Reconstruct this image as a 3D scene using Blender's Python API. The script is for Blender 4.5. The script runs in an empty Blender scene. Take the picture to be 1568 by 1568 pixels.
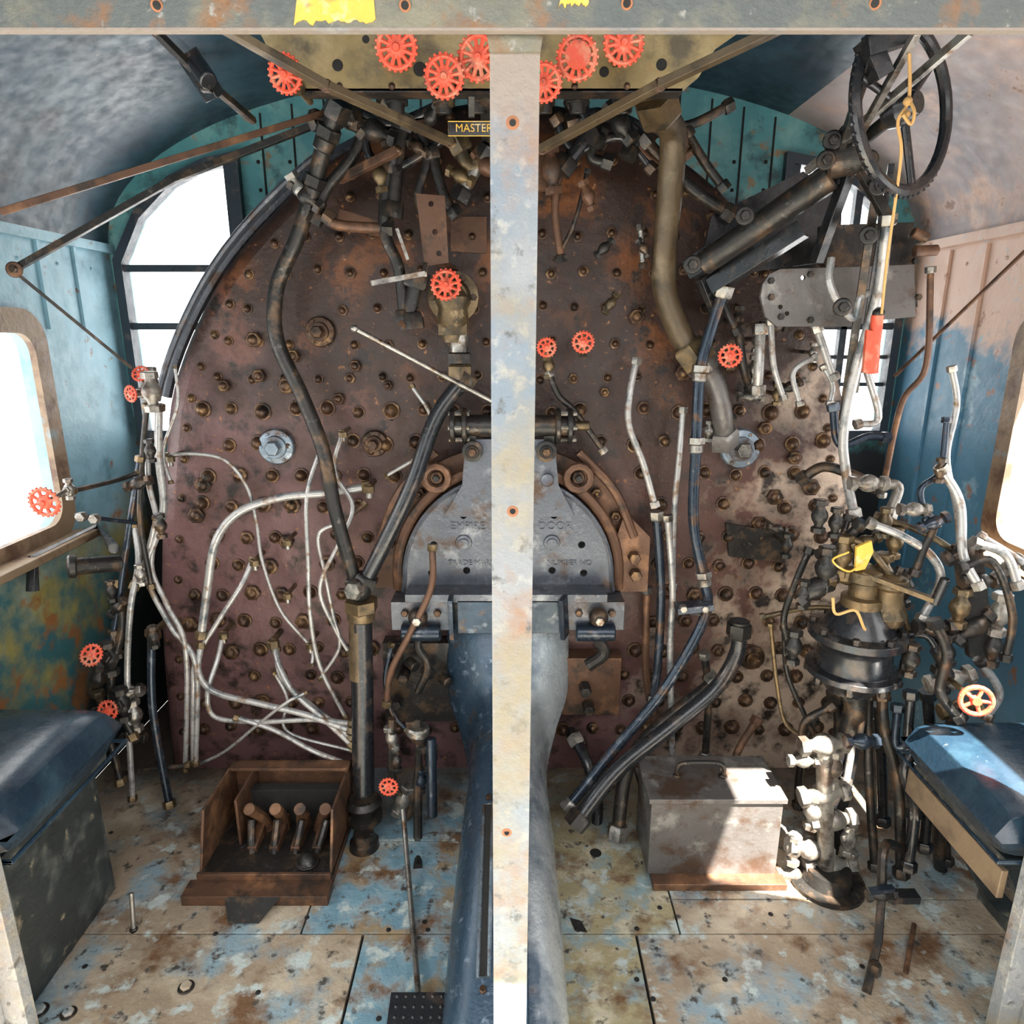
import bpy, math, random
from mathutils import Vector, Matrix, Quaternion
random.seed(7)
# ---------------------------------------------------------------- camera (real-world metres, floor z=0)
TILT=math.radians(15); CT,ST=math.cos(TILT),math.sin(TILT); CH=1.5; F=1045.0
cd=bpy.data.cameras.new('camera'); cam=bpy.data.objects.new('camera',cd); bpy.context.scene.collection.objects.link(cam)
cam.location=(0,0,CH); cam.rotation_euler=(math.radians(90)-TILT,0,0)
cd.sensor_width=36; cd.lens=36*F/1568; cd.clip_start=0.02
bpy.context.scene.camera=cam
# measurement helpers: survey sight-line meeting a real plane (y=d / z=const / x=const)
def _r(u,v):
    a=(u-784)/F; b=(784-v)/F
    return Vector((a, CT+b*ST, -ST+b*CT))
def at(u,v,d): r=_r(u,v); return r*(d/r.y)+Vector((0,0,CH))
def fl(u,v,z=0): r=_r(u,v); return r*((z-CH)/r.z)+Vector((0,0,CH))
def sw(u,v,x): r=_r(u,v); return r*(x/r.x)+Vector((0,0,CH))
# ---------------------------------------------------------------- materials
def M(name,base,layers=(),rough=.6,metal=0.,bump=.3,bs=60,coat=0.,rvar=0.15):
    m=bpy.data.materials.new(name); m.use_nodes=True; n=m.node_tree; N=n.nodes; L=n.links
    b=N['Principled BSDF']; g=N.new('ShaderNodeNewGeometry')
    b.inputs['Metallic'].default_value=metal; b.inputs['Coat Weight'].default_value=coat; b.inputs['Coat Roughness'].default_value=.2
    def noise(s,det=6):
        t=N.new('ShaderNodeTexNoise'); t.inputs['Scale'].default_value=s; t.inputs['Detail'].default_value=det; t.inputs['Roughness'].default_value=.62
        L.new(g.outputs['Position'],t.inputs['Vector']); return t
    t=noise(9); mx=N.new('ShaderNodeMix'); mx.data_type='RGBA'
    mx.inputs[6].default_value=(*[c*.65 for c in base],1); mx.inputs[7].default_value=(*[min(1,c*1.3) for c in base],1)
    L.new(t.outputs['Fac'],mx.inputs[0]); cur=mx.outputs[2]
    for l in layers:
        col,s,thr,soft=l[:4]; bias=l[4] if len(l)>4 else None
        t=noise(s); v=t.outputs['Fac']
        if bias:
            vm=N.new('ShaderNodeVectorMath'); vm.operation='DOT_PRODUCT'; L.new(g.outputs['Position'],vm.inputs[0]); vm.inputs[1].default_value=bias[:3]
            a=N.new('ShaderNodeMath'); a.operation='ADD'; L.new(vm.outputs['Value'],a.inputs[0]); a.inputs[1].default_value=bias[3]
            c=N.new('ShaderNodeClamp'); c.inputs['Min'].default_value=-.4; c.inputs['Max'].default_value=.4; L.new(a.outputs[0],c.inputs[0])
            a2=N.new('ShaderNodeMath'); a2.operation='ADD'; L.new(v,a2.inputs[0]); L.new(c.outputs[0],a2.inputs[1]); v=a2.outputs[0]
        mr=N.new('ShaderNodeMapRange'); mr.inputs[1].default_value=thr-soft; mr.inputs[2].default_value=thr+soft; L.new(v,mr.inputs[0])
        x=N.new('ShaderNodeMix'); x.data_type='RGBA'; L.new(mr.outputs[0],x.inputs[0]); L.new(cur,x.inputs[6]); x.inputs[7].default_value=(*col,1); cur=x.outputs[2]
    L.new(cur,b.inputs['Base Color'])
    t=noise(25); mr=N.new('ShaderNodeMapRange'); mr.inputs[3].default_value=max(.05,rough-rvar); mr.inputs[4].default_value=min(1,rough+rvar); mr.inputs[1].default_value=.3; mr.inputs[2].default_value=.7
    L.new(t.outputs['Fac'],mr.inputs[0]); L.new(mr.outputs[0],b.inputs['Roughness'])
    if bump:
        t=noise(bs,8); bp=N.new('ShaderNodeBump'); bp.inputs['Strength'].default_value=bump; bp.inputs['Distance'].default_value=.006
        L.new(t.outputs['Fac'],bp.inputs['Height']); L.new(bp.outputs[0],b.inputs['Normal'])
    return m
m_back=M('backhead_rusty_paint',(.08,.034,.025),[((.035,.015,.009),5,.48,.16,(0,0,.9,-1.05)),((.24,.08,.017),6,.62,.07,(0,0,.1,-.14)),((.14,.072,.072),6,.56,.12,(-.25,0,-.35,.26)),((.5,.38,.29),6,.6,.1,(.55,0,-.1,-.26)),((.018,.011,.009),12,.57,.07),((.32,.14,.05),40,.66,.04)],rough=.38,metal=.1,bump=.6,bs=35)  # pale tan towards the right: worn paint plus glare put into the colour
m_bolt=M('rusty_bolt',(.075,.04,.024),[((.24,.14,.065),30,.58,.08),((.02,.014,.011),20,.57,.06)],rough=.38,metal=.5)
m_rust=M('rusty_steel',(.12,.06,.035),[((.26,.13,.065),12,.6,.08),((.04,.027,.02),15,.58,.07)],rough=.5,metal=.3)
m_iron=M('dark_iron',(.032,.03,.028),[((.12,.075,.045),18,.58,.07),((.14,.13,.12),30,.66,.05)],rough=.36,metal=.5)
m_black=M('black_paint',(.018,.019,.022),[((.07,.05,.04),20,.62,.06)],rough=.26,metal=.2,bump=.15,coat=.3)
m_steel=M('worn_steel',(.34,.32,.29),[((.15,.09,.05),22,.59,.06),((.07,.065,.06),12,.59,.07)],rough=.33,metal=.8)
m_grey=M('grey_tube_paint',(.42,.41,.4),[((.22,.15,.1),25,.6,.05),((.12,.14,.15),14,.6,.06)],rough=.33,metal=.4,bump=.15)
m_brass=M('tarnished_brass',(.18,.125,.065),[((.07,.055,.035),18,.54,.08),((.36,.27,.16),25,.66,.05)],rough=.4,metal=.65)
m_red=M('red_enamel',(.68,.085,.04),[((.6,.2,.12),30,.56,.06),((.2,.05,.03),22,.62,.05)],rough=.5,bump=.2)
m_door=M('blue_grey_casting',(.1,.11,.13),[((.22,.23,.25),14,.61,.06),((.08,.05,.035),12,.6,.07)],rough=.35,metal=.5,bump=.35,bs=90)
m_stoker=M('blue_black_casting',(.032,.062,.1),[((.18,.23,.3),28,.64,.05),((.09,.07,.055),12,.65,.06),((.36,.39,.41),7,.55,.12,(2.4,0,0,-.08))],rough=.24,metal=.35,bump=.35,bs=70,coat=.3)  # last layer paints a pale sheen on the right side of the casting
m_bluepipe=M('blue_black_pipe',(.028,.04,.058),[((.15,.16,.18),20,.63,.06),((.1,.06,.04),16,.6,.05)],rough=.25,metal=.5,bump=.15)
m_post=M('pale_worn_paint',(.26,.27,.28),[((.17,.21,.25),6,.55,.1),((.36,.36,.34),40,.6,.07),((.28,.17,.11),7,.62,.07),((.09,.09,.09),30,.62,.05),((.26,.22,.15),5,.58,.08),((.28,.23,.19),9,.5,.1,(0,0,1.4,-2.45))],rough=.5,bump=.5,bs=110)
m_beam=M('beam_worn_paint',(.1,.11,.105),[((.2,.185,.13),7,.55,.08),((.22,.11,.05),9,.6,.05),((.3,.29,.26),40,.65,.04)],rough=.5,bump=.5,bs=90)
m_yel=M('yellow_paint',(.75,.46,.07),[((.7,.55,.3),30,.58,.05),((.3,.19,.07),18,.64,.04)],rough=.6)
m_rustspot=M('orange_rust',(.34,.14,.065),[],rough=.8)
m_panel=M('ochre_worn_panel',(.27,.2,.085),[((.4,.31,.17),6,.58,.1),((.1,.08,.05),9,.58,.07),((.34,.17,.06),14,.65,.05)],rough=.5,metal=.2)
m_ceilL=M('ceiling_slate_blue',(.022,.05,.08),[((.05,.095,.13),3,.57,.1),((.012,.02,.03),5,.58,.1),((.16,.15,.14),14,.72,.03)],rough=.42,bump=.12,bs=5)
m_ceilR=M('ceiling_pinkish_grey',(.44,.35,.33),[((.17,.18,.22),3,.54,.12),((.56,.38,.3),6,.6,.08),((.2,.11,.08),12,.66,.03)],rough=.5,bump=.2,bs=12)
m_wallF=M('turquoise_boards',(.09,.3,.32),[((.2,.44,.42),6,.56,.08),((.035,.09,.1),8,.6,.06),((.28,.18,.09),14,.64,.04),((.015,.017,.018),6,.5,.1,(0,0,-2,2.2))],rough=.45,bump=.2)
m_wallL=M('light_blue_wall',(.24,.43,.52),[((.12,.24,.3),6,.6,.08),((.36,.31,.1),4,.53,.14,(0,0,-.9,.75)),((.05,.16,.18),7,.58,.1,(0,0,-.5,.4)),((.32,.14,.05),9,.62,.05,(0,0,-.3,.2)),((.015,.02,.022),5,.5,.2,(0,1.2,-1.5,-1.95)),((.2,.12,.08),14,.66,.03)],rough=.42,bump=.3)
m_wallR=M('peeling_pink_blue_wall',(.08,.22,.34),[((.6,.42,.33),4,.52,.06,(0,0,1.6,-2.3)),((.28,.45,.55),8,.65,.05),((.28,.13,.07),14,.64,.04)],rough=.45,bump=.3)
m_wframe=M('rusty_window_frame',(.26,.18,.11),[((.11,.06,.035),9,.54,.07),((.2,.28,.3),8,.66,.05)],rough=.5)
m_bframe=M('dark_blue_frame',(.03,.045,.06),[((.12,.1,.09),18,.63,.05)],rough=.4)
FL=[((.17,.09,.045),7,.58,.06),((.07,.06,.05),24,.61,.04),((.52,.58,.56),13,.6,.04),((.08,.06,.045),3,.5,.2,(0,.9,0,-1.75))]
m_tan=M('floor_tan_plate',(.36,.28,.2),[((.54,.46,.35),5,.56,.08),((.27,.37,.42),6,.56,.06)]+FL,rough=.36,bump=.8,bs=45)
m_blue=M('floor_blue_plate',(.18,.32,.4),[((.38,.48,.52),7,.54,.07),((.34,.25,.15),8,.57,.05)]+FL,rough=.36,bump=.8,bs=45)
m_yfl=M('floor_yellowish_plate',(.4,.34,.2),[((.28,.38,.4),8,.54,.06),((.58,.52,.38),12,.56,.05)]+FL,rough=.36,bump=.8,bs=45)
m_dark=M('void_shade_dark',(.012,.011,.01),[],rough=.8)  # even near-black; puts the shade of holes, slots and gaps into colour
m_leather=M('dark_blue_leather',(.012,.03,.052),[((.03,.065,.095),8,.6,.1),((.2,.22,.22),30,.72,.03)],rough=.26,bump=.2,bs=60,coat=.4)
m_box=M('black_worn_box',(.03,.035,.036),[((.11,.12,.11),10,.6,.08),((.22,.19,.13),20,.65,.04)],rough=.38,bump=.35)
m_tool=M('grey_worn_box',(.13,.12,.115),[((.26,.25,.23),14,.61,.06),((.08,.05,.035),10,.58,.06)],rough=.36,metal=.3)
m_plug=M('zinc_plug',(.2,.25,.3),[((.4,.45,.49),14,.6,.06),((.1,.07,.055),12,.58,.06)],rough=.32,metal=.6)
m_lag=M('olive_lagged_pipe',(.1,.07,.038),[((.18,.135,.08),10,.6,.08),((.05,.035,.02),12,.57,.06)],rough=.4,metal=.2)
m_rope=M('tan_rope',(.6,.35,.13),[],rough=.9)
m_white=M('dull_grey_valve',(.27,.25,.22),[((.12,.09,.07),16,.55,.06),((.05,.045,.04),20,.6,.05)],rough=.34,metal=.45)
m_tanbd=M('tan_board',(.2,.14,.085),[((.12,.08,.05),8,.57,.07)],rough=.6)
m_blocker=M('tender_blocker_plate',(.03,.03,.032),[],rough=.6)  # dark colour of the added blocker behind the cab
# ---------------------------------------------------------------- mesh builder
def basis(n):
    n=Vector(n).normalized(); a=Vector((0,0,1)) if abs(n.z)<.9 else Vector((1,0,0))
    x=a.cross(n).normalized(); return x,n.cross(x).normalized(),n
class B:
    def __init__(s,name): s.name=name; s.v=[]; s.f=[]; s.mi=[]; s.m=[]
    def _m(s,m):
        if m not in s.m: s.m.append(m)
        return s.m.index(m)
    def add(s,vs,fs,m):
        o=len(s.v); k=s._m(m); s.v+= [Vector(p) for p in vs]
        for f in fs: s.f.append([i+o for i in f]); s.mi.append(k)
        return s
    def box(s,c,sz,m,R=None):
        vs=[];c=Vector(c)
        for x in(-.5,.5):
            for y in(-.5,.5):
                for z in(-.5,.5):
                    p=Vector((x*sz[0],y*sz[1],z*sz[2])); 
                    if R: p=R@p
                    vs.append(c+p)
        return s.add(vs,[(0,1,3,2),(4,6,7,5),(0,4,5,1),(2,3,7,6),(0,2,6,4),(1,5,7,3)],m)
    def bx(s,x0,x1,y0,y1,z0,z1,m): return s.box(((x0+x1)/2,(y0+y1)/2,(z0+z1)/2),(x1-x0,y1-y0,z1-z0),m)
    def bar(s,p,q,w,h,m,up=(0,0,1)):
        p,q=Vector(p),Vector(q); d=(q-p); z=d.normalized(); x=Vector(up).cross(z)
        if x.length<.01: x=Vector((1,0,0)).cross(z)
        x.normalize(); y=z.cross(x); R=Matrix((x,y,z)).transposed()
        return s.box((p+q)/2,(w,h,d.length),m,R)
    def lathe(s,c,ax,prof,m,seg=18):
        c=Vector(c); x,y,n=basis(ax); vs=[];fs=[]
        for h,r in prof:
            for i in range(seg):
                a=2*math.pi*i/seg; vs.append(c+n*h+(x*math.cos(a)+y*math.sin(a))*max(r,1e-4))
        for j in range(len(prof)-1):
            for i in range(seg):
                k=(i+1)%seg; fs.append((j*seg+i,j*seg+k,(j+1)*seg+k,(j+1)*seg+i))
        fs.append(tuple(range(seg))[::-1]); fs.append(tuple((len(prof)-1)*seg+i for i in range(seg)))
        return s.add(vs,fs,m)
    def cyl(s,p,q,r,m,r2=None,seg=14):
        p,q=Vector(p),Vector(q); L=(q-p).length; r2=r if r2 is None else r2; e=min(r*.15,L*.2)
        return s.lathe(p,q-p,[(0,r-e),(e,r),(L-e,r2),(L,max(r2-e,0.0005))],m,seg)
    def hexn(s,c,ax,r,h,m): 
        return s.lathe(c,ax,[(0,r),(h*.85,r),(h,r*.85)],m,6)
    def ball(s,c,r,m,seg=12,ax=(0,0,1),k=1):
        return s.lathe(c,ax,[(-r*k*math.cos(math.pi*i/8),r*math.sin(math.pi*i/8)) for i in range(9)],m,seg)
    def dome(s,c,ax,r,h,m,seg=10):
        return s.lathe(c,ax,[(0,r*1.15),(h*.2,r*1.12),(h*.25,r*.9),(h*.6,r*.75),(h*.9,r*.4),(h,.001)],m,seg)
    def prism(s,poly,y,th,m):
        """solid outline plate, (x,z) outline, no holes"""
        k=len(poly); vs=[(p[0],y,p[1]) for p in poly]+[(p[0],y+th,p[1]) for p in poly]
        return s.add(vs,[tuple(range(k)),tuple(range(2*k-1,k-1,-1))]+[(i,i+k,(i+1)%k+k,(i+1)%k) for i in range(k)],m)
    def tube(s,pts,r,m,seg=10,smooth=True,closed=False,n=7):
        P=[Vector(p) for p in pts]
        if smooth and len(P)>2:
            Q=[];K=len(P)
            rng=range(K if closed else K-1)
            for i in rng:
                a=P[(i-1)%K] if closed or i>0 else P[0]*2-P[1]; b=P[i]; c=P[(i+1)%K]; d=P[(i+2)%K] if closed or i<K-2 else P[-1]*2-P[-2]
                for j in range(n):
                    t=j/n; Q.append(.5*((2*b)+(c-a)*t+(2*a-5*b+4*c-d)*t*t+(3*b-a-3*c+d)*t**3))
            if not closed: Q.append(P[-1])
            P=Q
        K=len(P); T=[]
        for i in range(K):
            a=P[(i-1)%K] if closed or i>0 else P[0]; b=P[(i+1)%K] if closed or i<K-1 else P[-1]; T.append((b-a).normalized())
        x,_,_=basis(T[0]); vs=[];fs=[]
        for i in range(K):
            x=(x-T[i]*x.dot(T[i])).normalized(); y=T[i].cross(x)
            for j in range(seg):
                an=2*math.pi*j/seg; vs.append(P[i]+(x*math.cos(an)+y*math.sin(an))*r)
        for i in range(K if closed else K-1):
            for j in range(seg):
                k=(j+1)%seg; i2=(i+1)%K; fs.append((i*seg+j,i*seg+k,i2*seg+k,i2*seg+j))
        if not closed: fs.append(tuple(range(seg))[::-1]); fs.append(tuple((K-1)*seg+j for j in range(seg)))
        return s.add(vs,fs,m)
    def plate(s,outer,holes,y,th,m,mat4=None):
        """flat plate with holes; outline in (x,z); front face at y, thickness th away from viewer"""
        c=bpy.data.curves.new('t','CURVE'); c.dimensions='2D'; c.fill_mode='BOTH'; c.extrude=th/2
        for loop in [outer]+list(holes):
            sp=c.splines.new('POLY'); sp.points.add(len(loop)-1); sp.use_cyclic_u=True
            for p,q in zip(sp.points,loop): p.co=(q[0],q[1],0,1)
        o=bpy.data.objects.new('t',c); bpy.context.scene.collection.objects.link(o)
        me=bpy.data.meshes.new_from_object(o.evaluated_get(bpy.context.evaluated_depsgraph_get()))
        vs=[Vector((v.co.x,y+th/2-v.co.z,v.co.y)) for v in me.vertices]
        if mat4: vs=[mat4@v for v in vs]
        s.add(vs,[tuple(p.vertices) for p in me.polygons],m)
        bpy.data.objects.remove(o); bpy.data.meshes.remove(me); bpy.data.curves.remove(c); return s
    def text(s,txt,c,size,m,th=.002):
        cu=bpy.data.curves.new('t','FONT'); cu.body=txt; cu.size=size; cu.extrude=th; cu.align_x='CENTER'; cu.align_y='CENTER'
        o=bpy.data.objects.new('t',cu); bpy.context.scene.collection.objects.link(o)
        me=bpy.data.meshes.new_from_object(o.evaluated_get(bpy.context.evaluated_depsgraph_get())); c=Vector(c)
        s.add([c+Vector((v.co.x,-v.co.z,v.co.y)) for v in me.vertices],[tuple(p.vertices) for p in me.polygons],m)
        bpy.data.objects.remove(o); bpy.data.meshes.remove(me); bpy.data.curves.remove(cu); return s
    def wheel(s,c,ax,R,m,teeth=20,spokes=8):
        """cast daisy handwheel: scalloped rim, ring of slots, domed hub"""
        c=Vector(c); x,y,n=basis(ax)
        P=lambda a,r,h=0: c+(x*math.cos(a)+y*math.sin(a))*r+n*h
        s.tube([P(2*math.pi*i/28,R*.84) for i in range(28)],R*.12,m,8,False,True)
        for i in range(teeth):
            a=2*math.pi*i/teeth; s.cyl(P(a,R*.82),P(a,R*1.03),R*.085,m,seg=6)
        for i in range(spokes):
            a=2*math.pi*(i+.3)/spokes; s.cyl(P(a,R*.2,R*.05),P(a,R*.84),R*.08,m,R*.12,seg=6)
        s.lathe(c-n*R*.15,n,[(0,R*.42),(R*.1,R*.5),(R*.22,R*.46),(R*.3,R*.2),(R*.42,R*.15)],m,14)
        return s
    def valve(s,p,R,m,ax=(0,0,1),stem=None,wm=None,wr=.02):
        """globe valve body: swollen centre, hex unions, bonnet"""
        p=Vector(p); n=Vector(ax).normalized()
        s.lathe(p-n*R*2.2,n,[(0,R*.75),(R*.7,R*.8),(R*.75,R*.55),(R*1.1,R*.6),(R*1.6,R*.95),(R*2.2,R*1.1),(R*2.8,R*.95),(R*3.3,R*.6),(R*3.65,R*.55),(R*3.7,R*.8),(R*4.4,R*.75)],m,12)
        s.hexn(p-n*R*2.3,n,R*.95,R*.8,m); s.hexn(p+n*R*1.5,n,R*.95,R*.8,m)
        if stem:
            q=Vector(stem); d=(q-p).normalized(); s.hexn(p+d*R*.7,d,R*.8,R*.7,m); s.cyl(p,q,R*.42,m)
            if wm: s.wheel(q,d,wr,wm)
        return s
    def done(s,bevel=0,ang=35):
        me=bpy.data.meshes.new(s.name); c=sum(s.v,Vector())/len(s.v)
        me.from_pydata([v-c for v in s.v],[],s.f)
        for m in s.m: me.materials.append(m)
        me.polygons.foreach_set('material_index',s.mi); me.polygons.foreach_set('use_smooth',[True]*len(s.f))
        me.update(); me.set_sharp_from_angle(angle=math.radians(ang))
        o=bpy.data.objects.new(s.name,me); o.location=c; bpy.context.scene.collection.objects.link(o)
        if bevel:
            b=o.modifiers.new('b','BEVEL'); b.width=bevel; b.segments=2; b.limit_method='ANGLE'; b.angle_limit=math.radians(40)
        return o
def circ(cx,cz,r,n=20,rz=None): return [(cx+r*math.cos(2*math.pi*i/n),cz+(rz or r)*math.sin(2*math.pi*i/n)) for i in range(n)]
def A(pts,d=None): return [at(p[0],p[1],p[2] if len(p)>2 else d) for p in pts]
def X(pts,d): return [(q.x,q.z) for q in A(pts,d)]
HW=1.44; FW=2.6; EZ=1.79; YB=-.3; AB=.55; YR=-.02
# ================================================================ SHELL
f=B('floor'); f.bx(-HW,HW,YB,FW+.1,-.08,-.012,m_dark)
for x0,x1,y0,y1,m in [(-HW,-.385,YB,1.41,m_tan),(-HW,-.545,1.415,FW,m_tan),(-.54,-.12,1.415,1.74,m_blue),(-.54,-.12,1.745,FW,m_blue),(-.378,-.1,YB,1.41,m_blue),(-.095,.1,YB,1.41,m_blue),(-.115,.1,1.415,FW,m_dark),
   (.105,.315,YB,1.41,m_yfl),(.105,.43,1.415,FW,m_yfl),(.322,HW,YB,1.41,m_tan),(.435,HW,1.415,1.52,m_tan),(.435,HW,1.525,FW,m_tan)]:
    f.bx(x0,x1,y0,y1,-.012,0,m)
for u,v in [(170,1275),(595,1424),(655,1424),(885,1424),(975,1422),(1010,1390),(975,1500),(1110,1500),(395,1520),(130,1480),(1320,1480),(470,1405),(1000,1530),(1180,1400),(330,1430),(885,1412),(650,1412),(580,1560)]:
    f.lathe(fl(u,v),(0,0,1),[(0,.007),(.002,.006),(.003,.003)],m_dark,10)
f.lathe(fl(912,1306),(0,0,1),[(0,.018),(.001,.017)],m_dark,18); f.add([fl(872,1405,.001),fl(890,1410,.001),fl(900,1428,.001),fl(880,1425,.001)],[(0,3,2,1)],m_dark)
for u,v,r in [(285,1512,.013),(60,1548,.014),(105,1552,.012)]:
    p=fl(u,v); f.lathe(p,(0,0,1),[(0,r*1.5),(.003,r*1.4)],m_iron,16); f.hexn(p,(0,0,1),r,.01,m_tan)
f.done(.002)
def arcz(x,b=AB): return EZ+b*math.sqrt(max(0,1-(x/HW)**2))
c=B('ceiling'); NA=44
angs=[math.pi*i/NA for i in range(NA+1)]
HY0,HY1=.47,.82   # unseen gap added in the right roof haunch to let the sun patch in
for i in range(NA):
    a,b2=angs[i],angs[i+1]; p=[(HW*math.cos(a),EZ+AB*math.sin(a)),(HW*math.cos(b2),EZ+AB*math.sin(b2))]
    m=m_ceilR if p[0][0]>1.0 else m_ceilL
    (x0,z0),(x1,z1)=p; k=1.03
    sun_gap=1.0<(x0+x1)/2<1.40
    for ya,yb_ in ((YR,HY0),(HY0,HY1),(HY1,FW)):
        if sun_gap and ya==HY0: continue
        vs=[(x0,ya,z0),(x1,ya,z1),(x1,yb_,z1),(x0,yb_,z0),(x0*k,ya,z0+.04),(x1*k,ya,z1+.04),(x1*k,yb_,z1+.04),(x0*k,yb_,z0+.04)]
        c.add(vs,[(0,1,2,3),(7,6,5,4),(0,4,5,1),(3,2,6,7)],m)
for y in (1.7,):
    for i in range(2,NA-1): a=math.pi*i/NA; c.dome((HW*.995*math.cos(a),y,EZ+AB*.995*math.sin(a)),(-math.cos(a),0,-math.sin(a)),.006,.005,m_ceilL)
c.done()
def rr(a0,a1,b0,b1,r):
    pts=[]
    for cx,cy,s0 in [(a1-r,b1-r,0),(a0+r,b1-r,90),(a0+r,b0+r,180),(a1-r,b0+r,270)]:
        for k in range(7): an=math.radians(s0+15*k); pts.append((cx+r*math.cos(an),cy+r*math.sin(an)))
    return pts
def side(name,sgn,m,y0,y1):
    w=B(name); z0,z1=.9,1.5
    hole=rr(y0,y1,z0,z1,.07)
    T=Matrix(((0,1,0,0),(1,0,0,0),(0,0,1,0),(0,0,0,1)))
    yy=HW if sgn>0 else -HW-.04
    w.plate([(YB,0),(FW,0),(FW,EZ),(YB,EZ)],[hole],yy,.04,m,T)
    for y in (2.2,2.38): w.box((sgn*(HW-.003),y,1.64 if sgn<0 else 1.2),(.012,.014,.28 if sgn<0 else 1.1),m)
    w.bx(min(sgn*HW,sgn*(HW-.02)),max(sgn*HW,sgn*(HW-.02)),YB,FW,EZ-.03,EZ+.0,m)
    for i in range(14): w.dome((sgn*HW,1.3+.09*i,1.7),(-sgn,0,0),.006,.005,m)
    w.done()
    g=B('window_1' if sgn<0 else 'window_2')
    g.plate(rr(y0-.05,y1+.05,z0-.05,z1+.06,.1),[rr(y0+.01,y1-.01,z0+.01,z1-.01,.065)],HW-.02 if sgn>0 else -HW,.02,m_wframe,T)
    g.box((sgn*(HW-.045),(y0+y1)/2,z0-.045),(.08,y1-y0+.1,.025),m_wframe)
    g.done(.003)
side('wall_left',-1,m_wallL,.75,2.1); side('wall_right',1,m_wallR,.9,1.94)
half=[(0,2.12),(.15,2.105),(.28,2.07),(.46,1.99),(.62,1.88),(.8,1.71),(.93,1.53),(1.03,1.33),(1.08,1.13),(1.13,.85),(1.17,.55),(1.19,.25),(1.2,0)]
def crp(P,n=4):
    Q=[]
    for i in range(len(P)-1):
        a=P[max(i-1,0)];p=P[i];q=P[i+1];d=P[min(i+2,len(P)-1)]
        for j in range(n):
            t=j/n; Q.append(tuple(.5*(2*p[k]+(q[k]-a[k])*t+(2*a[k]-5*p[k]+4*q[k]-d[k])*t*t+(3*p[k]-a[k]-3*q[k]+d[k])*t**3) for k in(0,1)))
    return Q+[P[-1]]
hf=crp(half); OUT=[(-x-.015,z) for x,z in hf[::-1]]+[(x-.015,z) for x,z in hf[1:]]
def hwz(z):
    for (x0,z0),(x1,z1) in zip(hf,hf[1:]):
        if z1<=z<=z0: return x0+(x1-x0)*(z0-z)/(z0-z1+1e-9)
    return 0
wl=[(-1.395,1.12),(-1.395,1.73),(-1.31,1.88),(-1.19,1.985),(-1.07,2.04),(-.965,2.06),(-.965,1.12)]
wr=[(-x,z) for x,z in wl]
w=B('wall_front')
outer=[(-HW,0),(HW,0)]+[(HW*math.cos(a),EZ+AB*math.sin(a)) for a in angs]
w.plate(outer,[wl,wr],FW,.04,m_wallF)
for i in range(-12,13):
    x=i*.11+.02
    if abs(x)<.95: w.bx(x-.003,x+.003,FW-.004,FW,1.5,arcz(x)-.02,m_dark)
for x in (-.88,-.77,-.66,.66,.77,.88):
    for k in range(5): w.dome((x,FW,1.7+.09*k),(0,-1,0),.006,.004,m_dark)
w.done()
for nm,s in (('window_3',1),('window_4',-1)):
    g=B(nm); P=[(x*s,z) for x,z in wl]; cx,cz=-1.18*s,1.58
    O=[(cx+(x-cx)*1.11,cz+(z-cz)*1.06) for x,z in P]; I=[(cx+(x-cx)*.97,cz+(z-cz)*.98) for x,z in P]
    O=[(max(-HW+.004,min(HW-.004,x)),z) for x,z in O]
    g.plate(O,[I],FW-.03,.05,m_bframe)
    for z in (1.71,1.51): g.bx(min(-1.4*s,-.96*s),max(-1.4*s,-.96*s),FW-.02,FW+.01,z-.012,z+.012,m_bframe)
    g.bx(-.985*s-.012,-.985*s+.012,FW-.02,FW+.01,1.12,2.05,m_bframe)
    if s<0:
        for z in (1.4,1.3): g.bx(.96,1.4,FW-.01,FW+.01,z-.007,z+.007,m_bframe)
        g.bar((1.39,FW-.02,1.72),(1.0,FW-.02,1.4),.03,.02,m_bframe); g.bx(1.2,1.225,FW-.02,FW+.01,1.12,2.0,m_bframe)
    g.done(.002)
b=B('tender_light_blocker'); b.bx(-1.5,1.5,-1.3,-1.26,-.1,1.6,m_blocker); b.bx(-1.5,1.5,-1.32,-1.24,1.6,1.65,m_blocker)  # unseen tender front, added behind the camera to cut frontal light
for i in range(20): b.dome((-1.4+i*.147,-1.26,1.5),(0,1,0),.012,.01,m_blocker)
b.done()
# ================================================================ BEAM + POST
b=B('roof_crossbeam'); zb=at(784,42,.93).z
b.bx(-HW*.8,HW*.8,.93,.936,zb,zb+.12,m_beam); b.bx(-HW*.8,HW*.8,.93,.942,zb-.003,zb,m_post)
for u0,u1,v1 in [(450,575,40),(855,902,14)]:
    pts=[]; n=26; rq=random.Random(3)
    for i in range(n+1): pts.append((u0+(u1-u0)*i/n, v1-rq.random()*5-7*abs(math.sin(i*.55))))
    pts=[(u1-4,-14),(u0+6,-14)]+pts
    b.plate(X(pts,.929),[],.9285,.0015,m_yel)
for u,v in [(240,8),(620,8),(960,5),(1340,5)]: 
    b.cyl(at(u,v,.9295),at(u,v,.927),.007,m_rustspot); b.cyl(at(u,v,.9275),at(u,v,.926),.0045,m_dark)
b.done(.0015)
b=B('support_post')
pb=[(-.034,0),(.024,0),(.0345,zb+.02),(-.027,zb+.02)]
b.plate(pb,[],.95,.006,m_post); b.bx(-.026,-.02,.956,1.0,0,zb-.01,m_post)
b.plate([(-.027,zb-.02),(.0345,zb-.02),(.04,zb+.012),(-.033,zb+.012)],[],.945,.005,m_beam)
for u,v in [(785,188),(785,783),(776,1275)]:
    b.lathe(at(u,v,.95),(0,-1,0),[(0,.0085),(.0004,.0075)],m_rustspot,14); b.cyl(at(u,v,.9495),at(u,v,.9485),.0042,m_dark)
b.done(.001)
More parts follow.
